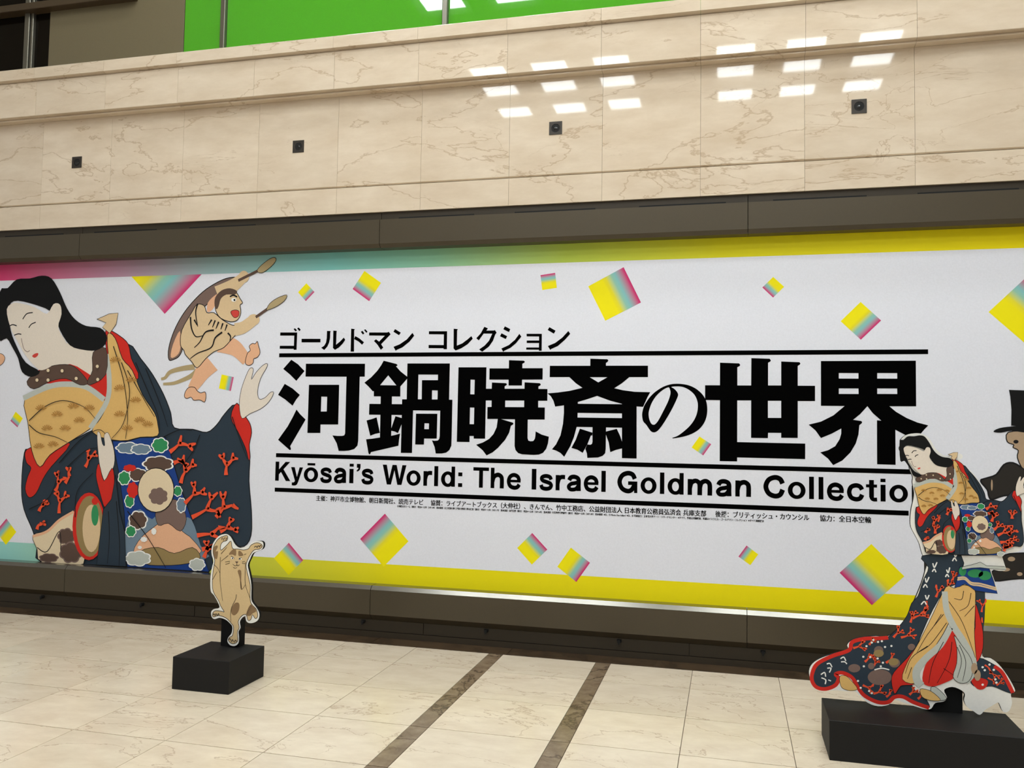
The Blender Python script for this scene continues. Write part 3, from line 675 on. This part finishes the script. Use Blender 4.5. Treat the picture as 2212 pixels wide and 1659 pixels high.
    A.shape('hills', 'olive', q3([(700,1500),(790,1480),(870,1510),(960,1480),(1000,1530),(940,1560),(820,1570),(720,1560)]), 3, 0.004)
    clouds(A, 'slate', [(640,985,52,24),(705,992,44,22),(905,1270,20,32)], Z3)
    clouds(A, 'brown', [(790,1065,66,34),(690,1120,40,28),(690,1345,40,40)], Z3)
    clouds(A, 'green', [(800,972,36,32),(622,1135,26,30),(888,1200,18,22),(648,1250,20,28),(655,1400,22,24)], Z3)
    clouds(A, 'red', [(664,1195,26,38),(650,1085,30,16)], Z3, None)
    A.discs('moon_edge', 'line', [(780,1195,92,112)], Z3)
    A.discs('moon', 'cream', [(780,1195,88,108)], Z3)
    clouds(A, 'taupe', [(792,1225,44,40)], Z3, None)
    clouds(A, 'grey', [(690,1535,56,32),(985,1565,34,26)], Z3)
    clouds(A, 'paper', [(720,1440,16,12),(700,1480,10,8),(770,1400,12,16)], Z3, None)
    A.shape('hem_lining', 'cream', q3([(168,1420),(240,1395),(300,1340),(378,1300),(400,1400),(420,1562),(215,1553),(190,1490)]), 3, 0.005)
    A.lines('trim', 'peach', [q3([(168,1425),(240,1400),(300,1345),(372,1302)])], 0.022)
    clouds(A, 'brown', [(335,1425,36,34),(358,1505,48,44),(248,1532,40,18)], Z3, 'taupe')
    A.lines('fold_lines', 'line', [q3([(190,1480),(240,1500),(300,1400),(308,1500)])], 0.007)
    A.discs('rim', 'red', [(448,1375,82,168)], Z3)
    A.discs('medallion', 'olive', [(452,1375,68,152)], Z3)
    A.discs('medallion', 'tan', [(460,1385,44,118)], Z3)
    A.discs('pattern', 'green', [(478,1320,18,52)], Z3)
    A.discs('pattern', 'red', [(478,1250,16,18)], Z3)
    A.shape('sleeve_fall', 'navy', q3([(520,1290),(560,1240),(580,1120),(600,1300),(625,1400),(632,1574),(486,1566),(505,1420)]), 0, 0.005)
    rng = random.Random(4)
    tw = []
    for x, y, a, L in [(300,1310,-1.5,60),(280,1200,-1.2,45),(330,1160,-1.0,40),(430,1080,-1.2,42),(200,1300,-1.0,34),(190,1390,-1.1,30)]: coral(rng, x, y, a, L, 2, tw)
    A.lines('coral_twigs', 'coral', [q3(s_) for s_ in tw], 0.034, 0.014)
    tw = []
    for x, y, a, L in [(850,1005,-0.7,62),(870,1060,-0.2,40),(905,1160,-1.2,64),(925,1260,-0.8,66),(960,1330,-0.5,86),(985,1420,-0.1,70),(1010,1490,-0.3,50),(1130,1120,-1.5,52),(1080,1330,-0.9,62),(1100,1400,-0.5,44),(1020,1530,-1.2,40)]: coral(rng, x, y, a, L, 2, tw)
    A.lines('coral_twigs', 'coral', [q3(s_) for s_ in tw], 0.036, 0.014)
    # fold lines
    A.lines('fold_lines', 'line', [q3(s_) for s_ in [[(300,1060),(400,950),(490,895),(530,915)],[(340,1080),(430,1000),(490,985)],[(150,1290),(250,1230),(300,1100)],[(380,1330),(390,1200),(470,1110)],
        [(610,560),(650,700),(620,860),(560,940)],[(570,480),(620,650),(640,820),(630,940)],[(640,600),(720,740),(775,830)],[(150,850),(230,780),(320,750),(420,780),(480,840)],[(150,870),(200,910),(280,930),(340,958)],
        [(680,560),(740,700),(790,820),(800,900)],[(730,590),(800,760),(840,880)],[(820,930),(900,895),(960,900)],[(1000,920),(960,1010),(900,1090)],[(1160,830),(1190,920),(1235,1040)],[(545,1300),(550,1430),(540,1560)],[(585,1250),(600,1450),(598,1570)],[(640,1300),(740,1430),(830,1580)]]], 0.008, 0.004)
    rng = random.Random(9)
    fan = []
    for cx, cy in [(210,800),(290,830),(370,790),(450,800),(240,900),(330,900),(200,990),(270,980),(400,860),(600,700),(680,760),(600,830),(700,860),(640,900),(580,560),(740,880),(660,660)]:
        for k in range(7):
            a = math.pi*(0.15+0.12*k); fan.append([(cx+9*math.cos(a), cy-9*math.sin(a)), (cx+30*math.cos(a), cy-30*math.sin(a))])
    A.lines('brocade', 'darkgold', [q3(s_) for s_ in fan], 0.006, 0.009)
    A.discs('blossoms', 'cream', [(q[0], q[1], 3.2, 3.6) for q in q3([(190,648),(245,600),(315,602),(385,640),(490,580),(492,645),(245,648)])], None, True)

bt_tf = lambda p: onwall(p[0], p[1], YB)
fig = empty('printed_woman', (onwall(250, 1230, YB)[0], YB, bb)); fig.parent = banner
fig['label'] = 'print of a black-haired woman in navy, gold and red robes'
A = Art(fig, YB-LAY*4, bt_tf); A.unit = 1.0
robe_figure(A, True)

# leaping figure with two brushes
ZT = (330, 540, 6.636); qt = reg_pts(ZT); ZU = (300, 760, 6.636); qu = reg_pts(ZU)
imp = empty('printed_dancer', (onwall(470, 800, YB)[0], YB, onwall(470, 800, YB)[1])); imp.parent = banner
imp['label'] = 'print of a leaping tan figure swinging two brushes'
A = Art(imp, YB-LAY*4, bt_tf)
A.shape('cloak', 'taupe', qt([(235,1575),(225,1450),(260,1290),(330,1110),(430,930),(560,760),(720,600),(880,490),(1050,410),(1200,392),(1235,430),(1200,560),(1000,600),(800,760),(620,950),(430,1180),(430,1400),(380,1520),(300,1570)]), 3, 0.007)
A.shape('cloak_lining', 'peach', qt([(260,1540),(290,1360),(390,1160),(400,1400),(350,1510)]), 3)
A.shape('cloak_lining', 'peach', qt([(780,880),(790,760),(880,660),(940,640),(900,790),(830,880)]), 3)
A.lines('sash', 'straw', [qu([(800,215),(620,240),(450,290),(380,370),(320,390)]), qu([(840,270),(760,340),(640,400),(500,450),(350,462)])], 0.045, 0.02)
A.lines('leg', 'peach', [qt([(960,1330),(1150,1390),(1250,1470),(1350,1590)])], 0.15, 0.085)
A.shape('foot', 'peach', qt([(1330,1590),(1360,1480),(1400,1440),(1385,1380),(1430,1340),(1470,1345),(1500,1310),(1515,1360),(1540,1470),(1500,1540),(1450,1560),(1440,1620),(1390,1655),(1340,1640)]), 3, 0.005)
A.lines('leg', 'peach', [qu([(1040,150),(930,270),(850,400),(760,540)])], 0.17, 0.08)
A.shape('foot', 'peach', qu([(655,640),(670,570),(720,510),(800,510),(840,560),(890,590),(950,575),(965,640),(945,720),(900,700),(860,690),(790,695),(750,650),(690,670)]), 3, 0.005)
A.shape('tunic', 'tan', qt([(420,1150),(400,1360),(450,1440),(470,1500),(560,1600),(640,1690),(760,1560),(880,1460),(1020,1400),(1150,1260),(1260,1150),(1300,1080),(1150,1080),(1000,1000),(880,900),(780,900),(740,800),(640,780),(560,900)]), 3, 0.006)
A.lines('arm', 'tan', [qt([(930,640),(1080,560),(1200,480),(1290,400)])], 0.14, 0.08)
A.lines('arm', 'tan', [qt([(1180,1140),(1300,1110),(1440,1010)])], 0.10, 0.09)
A.shape('head', 'tan', qt([(900,760),(930,660),(1010,590),(1110,575),(1200,610),(1250,690),(1290,760),(1255,790),(1265,900),(1220,1000),(1120,1030),(980,980),(910,880)]), 3, 0.006)
A.shape('hair', 'brown', qt([(890,800),(900,680),(990,580),(1110,550),(1210,590),(1180,640),(1060,640),(980,700),(950,800),(920,850)]), 3)
A.shape('mouth', 'lip', qt([(1120,890),(1180,860),(1240,880),(1230,950),(1170,970)]), 3, 0.004)
A.discs('eye', 'paper', [(1165, 715, 36, 28)], ZT)
A.discs('eye', 'line', [(1175, 718, 14, 15)], ZT)
A.lines('brow', 'line', [qt([(1110,670),(1160,650),(1215,675)])], 0.012)
A.discs('fist', 'tan', [(sc(ZT, [(1310, 385)])[0][0], sc(ZT, [(1310, 385)])[0][1], 11, 13), (sc(ZT, [(1450, 1000)])[0][0], sc(ZT, [(1450, 1000)])[0][1], 13, 12)])
A.lines('handle', 'brown', [qt([(1230, 440), (1530, 290)]), qt([(1480, 965), (1650, 845)])], 0.022)
A.shape('brush', 'straw', qt([(1500,300),(1560,220),(1680,130),(1750,110),(1770,150),(1700,240),(1570,330)]), 3, 0.004)
A.shape('brush', 'straw', qt([(1635,855),(1680,770),(1790,690),(1925,645),(1890,730),(1780,810),(1660,860)]), 3, 0.004)
A.lines('fold_lines', 'line', [qt(s_) for s_ in [[(650,770),(620,900),(650,1100)],[(545,960),(560,1120),(620,1240),(720,1230)],[(880,1150),(760,1180),(680,1320),(600,1400)],[(1000,1180),(900,1260),(840,1400),(650,1480),(540,1560)],[(1080,1190),(1120,1240),(1110,1300)],[(850,1000),(800,1080)],[(900,1010),(860,1110)],[(950,1030),(910,1130)],[(1010,1050),(980,1140)],[(1070,1070),(1040,1160)],[(600,1000),(640,1080)]]], 0.014, 0.006)

# man in a tall hat at the right end
Z7 = (1960, 820, 3.0714); q7 = reg_pts(Z7)
man = empty('printed_gentleman', (onwall(2230, 1240, YB)[0], YB, onwall(2230, 1240, YB)[1])); man.parent = banner
man['label'] = 'print of a dark-coated figure in a black top hat'
A = Art(man, YB-LAY*4, bt_tf)
A.shape('coat', 'coat', q7([(485,672),(520,655),(590,630),(640,565),(700,552),(780,590),(960,640),(980,900),(860,800),(740,770),(640,770),(560,795),(540,770),(530,730)]), 3, 0.01)
A.shape('trousers', 'coat', q7([(545,1295),(600,1240),(640,1165),(780,1150),(960,1150),(960,1330),(780,1320),(690,1325),(580,1335)]), 3, 0.008)
A.discs('pattern', 'bone', [(p[0], p[1], a, b) for p, a, b in [(sc(Z7, [(690, 1190)])[0], 8, 5), (sc(Z7, [(650, 1260)])[0], 10, 4), (sc(Z7, [(745, 1290)])[0], 6, 4), (sc(Z7, [(560, 700)])[0], 2, 12)]])
A.shape('face', 'bone', q7([(668,350),(800,340),(900,350),(900,560),(780,600),(730,520),(735,470),(700,450),(705,432),(662,412)]), 3, 0.006)
A.discs('eye', 'line', [(sc(Z7, [(720, 412)])[0][0], sc(Z7, [(720, 412)])[0][1], 5.5, 4)])
A.shape('hat_brim', 'hair', q7([(570,345),(610,322),(700,310),(820,305),(960,330),(900,365),(780,352),(690,340),(620,352)]), 3)
A.shape('top_hat', 'hair', q7([(673,68),(780,72),(930,72),(910,190),(905,300),(820,318),(688,305),(690,200),(682,110)]), 0)
P = Print()
A.shape('printed_foot', 'peach', [(-12, 768), (3, 764), (11, 772), (8, 783), (0, 790), (-14, 800)], 3, 0.004)

# ------------------------------------------------------------------ standees
def cut_board(name, outline, Y, thick, mat_front, mat_side, parent):
    n = len(outline); P = Print()
    vl = [[Vector((p[0], p[1], 0)) for p in outline]]
    tris = tessellate_polygon(vl)
    vs = [(p[0], Y, p[1]) for p in outline] + [(p[0], Y+thick, p[1]) for p in outline]
    fs = [tuple(t) for t in tris]; nf = len(fs)
    fs += [tuple(n+i for i in reversed(t)) for t in tris] + [(i, (i+1) % n, n+(i+1) % n, n+i) for i in range(n)]
    me = bpy.data.meshes.new(name); me.from_pydata(vs, [], fs); me.update()
    me.materials.append(mat_front); me.materials.append(mat_side)
    for i, p in enumerate(me.polygons): p.material_index = 0 if i < nf else 1
    bm = bmesh.new(); bm.from_mesh(me); bmesh.ops.recalc_face_normals(bm, faces=bm.faces); bm.to_mesh(me); bm.free()
    return link(name, me, None, parent)

# cat
YK = 4.60
cat = empty('cat_standee', (-2.88, 4.51, 0)); tag(cat, 'tan cat cut-out standee with raised paws on a small black box', 'standee')
box('base', M_BLACKBOX, cat, -3.060, -2.698, 4.325, 4.698, 0.0, 0.1815, 0.002)
box('post', M_BLACK, cat, -2.947, -2.822, 4.622, 4.682, 0.1815, 0.62, 0.001)
ZC = (420, 1130, 5.72); qc = reg_pts(ZC); ktf = lambda p: onwall(p[0], p[1], YK)
kout = smooth([ktf(p) for p in qc([(395,135),(440,160),(470,205),(505,265),(560,305),(640,290),(700,250),(760,225),(830,225),(853,260),(838,318),(780,345),(725,372),(690,440),(660,520),(680,620),(703,760),(703,900),(712,970),(770,1050),(803,1120),(790,1190),(740,1228),(680,1236),(642,1212),(625,1155),(590,1170),(562,1220),(570,1290),(545,1340),(550,1400),(545,1480),(500,1518),(440,1508),(407,1460),(420,1410),(458,1360),(468,1280),(430,1230),(380,1190),(310,1170),(250,1186),(215,1162),(206,1100),(240,1062),(308,1045),(290,980),(240,890),(202,840),(196,700),(214,560),(235,470),(215,400),(210,330),(230,250),(280,180),(330,145)])], 3)
cb = cut_board('cat_board', kout, YK, 0.02, flat('board_white', (236, 234, 228), 0.5), M_BLACK, cat)
A = Art(cb, YK, ktf, 0.00012)
A.shape('body', 'fur', qc([(380,156),(410,162),(404,212),(352,232),(325,272),(328,335),(400,272),(452,222),(470,312),(540,320),(605,332),(668,316),(700,272),(770,242),(828,262),(838,292),(800,322),(740,332),(690,392),(648,482),(642,560),(688,760),(688,900),(700,990),(765,1065),(782,1150),(752,1180),(718,1132),(698,1190),(662,1200),(640,1132),(590,1142),(542,1212),(553,1290),(530,1350),(534,1460),(470,1492),(420,1450),(432,1412),(470,1388),(484,1290),(450,1232),(390,1172),(300,1142),(232,1160),(226,1112),(262,1082),(340,1090),(368,1096),(322,1020),(300,962),(232,842),(222,700),(236,560),(252,460),(232,372),(240,282),(300,192)]), 3, 0.0035)
A.shape('patch', 'patch', qc([(425,388),(468,330),(512,322),(512,402),(470,388)]), 3)
A.shape('patch', 'patch', qc([(545,345),(575,350),(605,395),(570,408),(545,400)]), 3)
A.shape('patch', 'patch', qc([(236,300),(280,276),(288,300),(262,350),(292,350),(280,440),(250,430),(234,370)]), 3)
A.shape('patch', 'patch', qc([(455,1060),(500,990),(545,985),(558,1030),(540,1100),(495,1138),(462,1120)]), 3)
A.shape('patch', 'patch', qc([(690,1010),(730,1020),(765,1085),(720,1115),(690,1145),(648,1140),(650,1090)]), 3)
A.shape('patch', 'patch', qc([(535,590),(578,590),(578,720),(590,810),(572,800),(560,680)]), 3)
A.discs('eyes', 'paper', [(p[0], p[1], 3.4, 2.2) for p in qc([(470, 432), (566, 442)])])
A.discs('eyes', 'line', [(p[0], p[1], 1.3, 1.7) for p in qc([(472, 433), (564, 443)])])
A.shape('nose', 'brown', qc([(502,474),(545,474),(526,500)]), 0)
A.lines('face_lines', 'line', [qc(s_) for s_ in [[(452,408),(475,415),(495,440)],[(545,448),(565,430),(588,428)],[(526,500),(524,520),(500,528),(475,505)],[(524,520),(545,525),(558,510)],[(480,545),(505,556),(530,545)],
    [(440,470),(380,480)],[(440,490),(385,510)],[(590,480),(625,470)],[(590,495),(630,500)]]], 0.003, 0.002)
A.lines('paw_lines', 'line', [qc(s_) for s_ in [[(345,210),(340,190),(355,182)],[(365,218),(365,192),(385,180)],[(390,215),(395,190),(408,182)],[(740,300),(760,285),(775,300)],[(775,305),(790,280),(808,295)],[(805,300),(815,275),(830,285)],
    [(232,1140),(240,1118),(255,1140)],[(258,1145),(268,1118),(282,1140)],[(288,1140),(298,1118),(310,1136)],[(425,1440),(440,1425),(450,1450)],[(455,1470),(470,1440),(485,1465)],[(495,1475),(508,1445),(525,1465)]]], 0.004)
A.lines('fur_lines', 'line', [qc(s_) for s_ in [[(322,420),(318,560),(320,720),(350,960)],[(520,880),(510,940),(465,1030),(448,1120),(452,1220)],[(632,480),(628,600),(632,760),(690,930)],[(240,510),(290,560),(318,620)],[(225,700),(280,600)],[(420,400),(330,470)],[(330,380),(400,300)],[(640,380),(612,388)],[(575,720),(582,820),(632,760)]]], 0.003, 0.002)
A.lines('fur_lines', 'brown', [qc([(640+10*k, 1110-18*k), (660+10*k, 1122-18*k)]) for k in range(-4, 6)], 0.002)

# woman
YS = 4.56
lady = empty('woman_standee', (0.87, 4.47, 0)); tag(lady, 'tall cut-out standee of a robed woman on a wide black box', 'standee')
box('base', M_BLACKBOX, lady, 0.452, 1.285, 4.290, 4.640, 0.0, 0.182, 0.002)
box('post', M_BLACK, lady, 0.93, 1.084, 4.582, 4.636, 0.182, 1.05, 0.001)
Z6 = (1700, 900, 2.1855); q6 = reg_pts(Z6); ltf = lambda p: onwall(p[0], p[1], YS)
lout = smooth([ltf(p) for p in q6([(535,112),(560,88),(600,79),(640,82),(675,107),(700,150),(735,180),(765,186),(790,173),(825,178),(828,196),(815,206),(850,240),(890,280),(920,330),(943,398),(985,405),(1040,400),(1085,375),(1112,345),(1130,290),(1160,262),(1185,262),(1182,300),(1205,322),(1170,385),(1125,420),(1119,480),(1117,560),(1112,620),(1080,640),(1040,645),(1015,650),(1028,700),(1033,725),(1000,728),(965,725),(985,790),(993,830),(960,836),(938,840),(936,900),(928,960),(924,1050),(922,1130),(960,1140),(1000,1170),(1040,1222),(1075,1285),(1072,1302),(1057,1312),(1063,1350),(1048,1390),(1020,1393),(1000,1352),(985,1355),(960,1370),(935,1385),(910,1408),(880,1390),(850,1370),(836,1340),(840,1310),(820,1290),(780,1276),(742,1290),(755,1325),(740,1345),(700,1352),(680,1379),(650,1381),(600,1366),(540,1346),(505,1337),(480,1360),(430,1367),(380,1350),(340,1312),(310,1292),(280,1297),(240,1292),(180,1292),(140,1280),(112,1242),(104,1200),(120,1166),(160,1140),(220,1120),(288,1102),(284,1080),(300,1060),(340,1045),(420,1036),(470,1040),(528,1000),(560,960),(588,900),(610,850),(638,780),(655,720),(664,682),(640,652),(625,600),(605,560),(585,520),(582,480),(588,430),(595,400),(600,360),(592,310),(594,285),(580,250),(568,200),(545,180),(530,150),(540,130)])], 3)
lb = cut_board('woman_board', lout, YS, 0.02, flat('board_white', (236, 234, 228), 0.5), M_BLACK, lady)
# the same drawing at a smaller size, then the long skirt
ZS = (1740, 1180, 4.367); qs = reg_pts(ZS)
def stf(p):
    b = bt_tf(p); return (2.1271 + b[0]*0.2218, 0.8483 + b[1]*0.2427)
A = Art(lb, YS, ltf, 0.00012)
A.unit = 0.75
A.shape('train', 'navy', qs([(1100,90),(1160,200),(1120,300),(1090,380),(1060,470),(1000,540),(960,650),(880,760),(780,855),(700,868),(560,872),(440,905),(415,975),(250,1040),(120,1105),(75,1190),(72,1265),(110,1325),(185,1342),(275,1310),(312,1250),(290,1205),(350,1192),(440,1240),(500,1335),(560,1405),(680,1462),(780,1462),(840,1412),(920,1412),(1010,1462),(1100,1505),(1172,1518),(1120,1420),(1010,1330),(1000,1100),(1150,700),(1310,420),(1440,330),(1470,90)]), 3, 0.004)
A.lines('red_hem', 'red', [qs([(780,862),(700,868),(560,872),(440,905),(410,980),(250,1036),(112,1108),(64,1195),(62,1270),(105,1330),(190,1346),(282,1310),(312,1245),(285,1207),(350,1194),(440,1240),(500,1340),(560,1412),(680,1470),(780,1470),(840,1422),(920,1420),(1020,1472),(1165,1524)])], 0.024)
A.shape('hem_lining', 'gold', qs([(325,1225),(380,1222),(430,1265),(490,1345),(420,1362),(350,1340),(325,1290)]), 3, 0.003)
rng = random.Random(12); tw = []
for x, y, a, L in [(990,720,-1.3,60),(1010,680,-0.4,80),(1120,640,-1.1,70),(1230,480,-1.2,60),(1330,420,-1.3,55),(1380,330,-1.2,50),(830,860,-0.8,60),(900,860,-0.3,70),(450,960,-0.3,60),(600,930,-0.9,40),(560,1090,-0.8,50),(640,1130,-1.0,40),(760,1100,-0.6,60),(540,1310,0.4,60),(640,1390,-0.3,60),(760,1420,-0.6,40),(980,1400,-0.7,46),(1060,1440,-0.8,40)]: coral(rng, x, y, a, L, 2, tw)
A.lines('coral_twigs', 'coral', [qs(s_) for s_ in tw], 0.016, 0.007)
A.discs('pattern', 'taupe', [(p[0], p[1], a, b) for p, a, b in zip(qs([(690,980),(700,1235),(460,1150),(840,1100),(1000,950),(620,1130)]), (10, 26, 13, 12, 8, 7), (9, 17, 9, 10, 7, 7))])
A.discs('pattern', 'olive', [(p[0], p[1], 11, 8) for p in qs([(830,1090),(690,1010)])])
A.discs('pattern', 'paper', [(p[0], p[1], 2.4, 2.2) for p in qs([(575,942),(625,908),(684,902),(720,895),(640,884),(610,1045),(680,1058),(545,1042),(550,1132),(730,1098),(710,1132),(600,1365),(625,1385),(520,1335),(495,1270),(810,940),(750,950)])], None, True)
A.lines('pale_marks', 'paper', [qs(s_) for s_ in [[(330,1060),(360,1045),(380,1080)],[(335,1090),(370,1090),(390,1110)],[(200,1110),(230,1105),(250,1140)],[(205,1150),(240,1150),(225,1190)],[(145,1210),(180,1190),(190,1230)],[(150,1240),(190,1260),(185,1300)],[(215,1260),(240,1270)],[(650,1165),(720,1150),(790,1165)],
    [(1200,160),(1215,200),(1240,150)],[(1195,240),(1215,215),(1230,245)],[(1130,300),(1140,340),(1165,290)],[(1110,390),(1130,360),(1150,390)],[(1130,460),(1145,500),(1165,460)],[(1090,550),(1120,520),(1140,550)],[(1400,60),(1415,100),(1435,40)],[(1385,140),(1405,110),(1425,140)],[(1330,220),(1345,250),(1360,200)],[(1320,290),(1335,265),(1352,290)]]], 0.0075)
A.shape('tail', 'navy', qs([(1640,1055),(1750,1100),(1850,1172),(1915,1290),(1958,1384),(1890,1372),(1760,1320),(1650,1330),(1560,1290),(1560,1130)]), 3, 0.003)
A.lines('red_hem', 'red', [qs([(1780,1130),(1850,1185),(1910,1290),(1955,1382)])], 0.022)
A.shape('lining', 'red', qs([(1560,1260),(1640,1240),(1720,1270),(1690,1340),(1620,1345)]), 3)
tw = []
for x, y, a, L in [(1690,1120,0.6,46),(1740,1180,0.7,50),(1720,1240,0.4,50),(1800,1310,-0.6,40)]: coral(rng, x, y, a, L, 2, tw)
A.lines('coral_twigs', 'coral', [qs(s_) for s_ in tw], 0.012, 0.006)
A.discs('pattern', 'paper', [(p[0], p[1], 2.6, 2.4) for p in qs([(1670,1140),(1690,1168),(1775,1165),(1735,1115),(1790,1255),(1800,1285),(1670,1305)])], None, True)
A.shape('back_panel', 'navy', qs([(1595,415),(1690,430),(1692,540),(1685,700),(1675,800),(1620,620)]), 0, 0.003)
tw = []
for x, y, a, L in [(1660,620,-1.4,60),(1665,720,-1.6,50)]: coral(rng, x, y, a, L, 2, tw)
A.lines('coral_twigs', 'coral', [qs(s_) for s_ in tw], 0.012, 0.006)
A.shape('lining', 'red', qs([(1598,540),(1640,650),(1672,800),(1672,960),(1640,1060),(1605,1090),(1575,1000),(1570,880),(1600,760)]), 3, 0.003)
A.shape('lining', 'red', qs([(1090,890),(960,1050),(835,1185),(810,1270),(838,1390),(880,1340),(910,1312),(1025,1302),(915,1250),(970,1090)]), 3, 0.003)
A.shape('underskirt', 'red', qs([(1370,760),(1432,900),(1430,1050),(1418,1180),(1400,1240),(1300,1292),(1190,1322),(1105,1280),(1125,1130),(1230,960)]), 3)
A.shape('skirt', 'gold', qs([(1322,385),(1400,395),(1480,365),(1592,400),(1600,560),(1592,800),(1600,960),(1608,1085),(1540,930),(1440,780),(1375,690),(1300,820),(1180,1010),(1070,1180),(1030,1292),(912,1252),(960,1092),(1070,900),(1200,640)]), 3, 0.003)
A.lines('skirt_trim', 'grey', [qs([(1312,425),(1330,600),(1400,760),(1490,900),(1575,1080),(1560,1200),(1500,1270)]), qs([(1365,765),(1270,930),(1140,1050),(1050,1160),(1050,1260),(1090,1310)])], 0.034, 0.05)
A.shape('skirt_trim', 'grey', qs([(1400,840),(1470,930),(1560,1060),(1575,1180),(1540,1270),(1460,1290),(1390,1230),(1425,1100),(1425,950)]), 3, 0.003)
A.lines('fold_lines', 'line', [qs(s_) for s_ in [[(1430,950),(1470,1080),(1430,1240)],[(1450,930),(1510,1090),(1480,1270)],[(1350,520),(1480,720),(1600,1050)],[(1490,420),(1470,500),(1400,490)],[(1560,440),(1530,560),(1450,610)],[(1590,560),(1500,660)],[(1300,640),(1150,830),(1050,1000)],[(1330,720),(1180,920),(1060,1000)],[(1280,640),(1190,780)],[(1150,940),(1000,1050),(940,1200)],[(1000,1140),(960,1250)],[(1300,900),(1200,1100),(1160,1290)],[(1380,900),(1350,1080),(1240,1290)],[(1300,1150),(1390,1210)]]], 0.004, 0.0025)
A.shape('toe_hem', 'grey', qs([(1180,1330),(1240,1335),(1330,1430),(1270,1452),(1200,1420)]), 3, 0.003)
A.shape('toe_hem', 'gold', qs([(1080,1345),(1160,1355),(1230,1400),(1270,1452),(1180,1452),(1100,1420)]), 3, 0.003)
A.shape('lower_apron', 'blue', qs([(1455,190),(1730,205),(1770,320),(1808,446),(1700,432),(1600,418),(1550,380),(1500,352),(1450,380),(1405,388),(1430,290)]), 0, 0.003)
A.discs('pattern', 'green', [(p[0], p[1], a, b) for p, a, b in zip(qs([(1480,235),(1600,255),(1690,275)]), (8, 17, 14), (10, 9, 10))])
A.lines('stripe', 'tan', [qs([(1432,298),(1500,292),(1560,340),(1650,352),(1795,392)]), qs([(1430,316),(1500,310),(1560,358),(1650,372),(1798,410)])], 0.010)
A.discs('pattern', 'bone', [(p[0], p[1], 7, 12) for p in qs([(1590,1150), (1620,1215)])])
A.tf = stf; A.unit = 0.42; A.Y = YS - 0.004; A.layer = 0.00012; A.k = 0
robe_figure(A, False)
# the apron's grey edge
A.tf = ltf; A.unit = 1.0
A.shape('apron_edge', 'grey', qs([(1470,190),(1560,170),(1640,145),(1700,180),(1868,185),(1882,218),(1740,208),(1640,196),(1560,200),(1470,215)]), 0, 0.002)
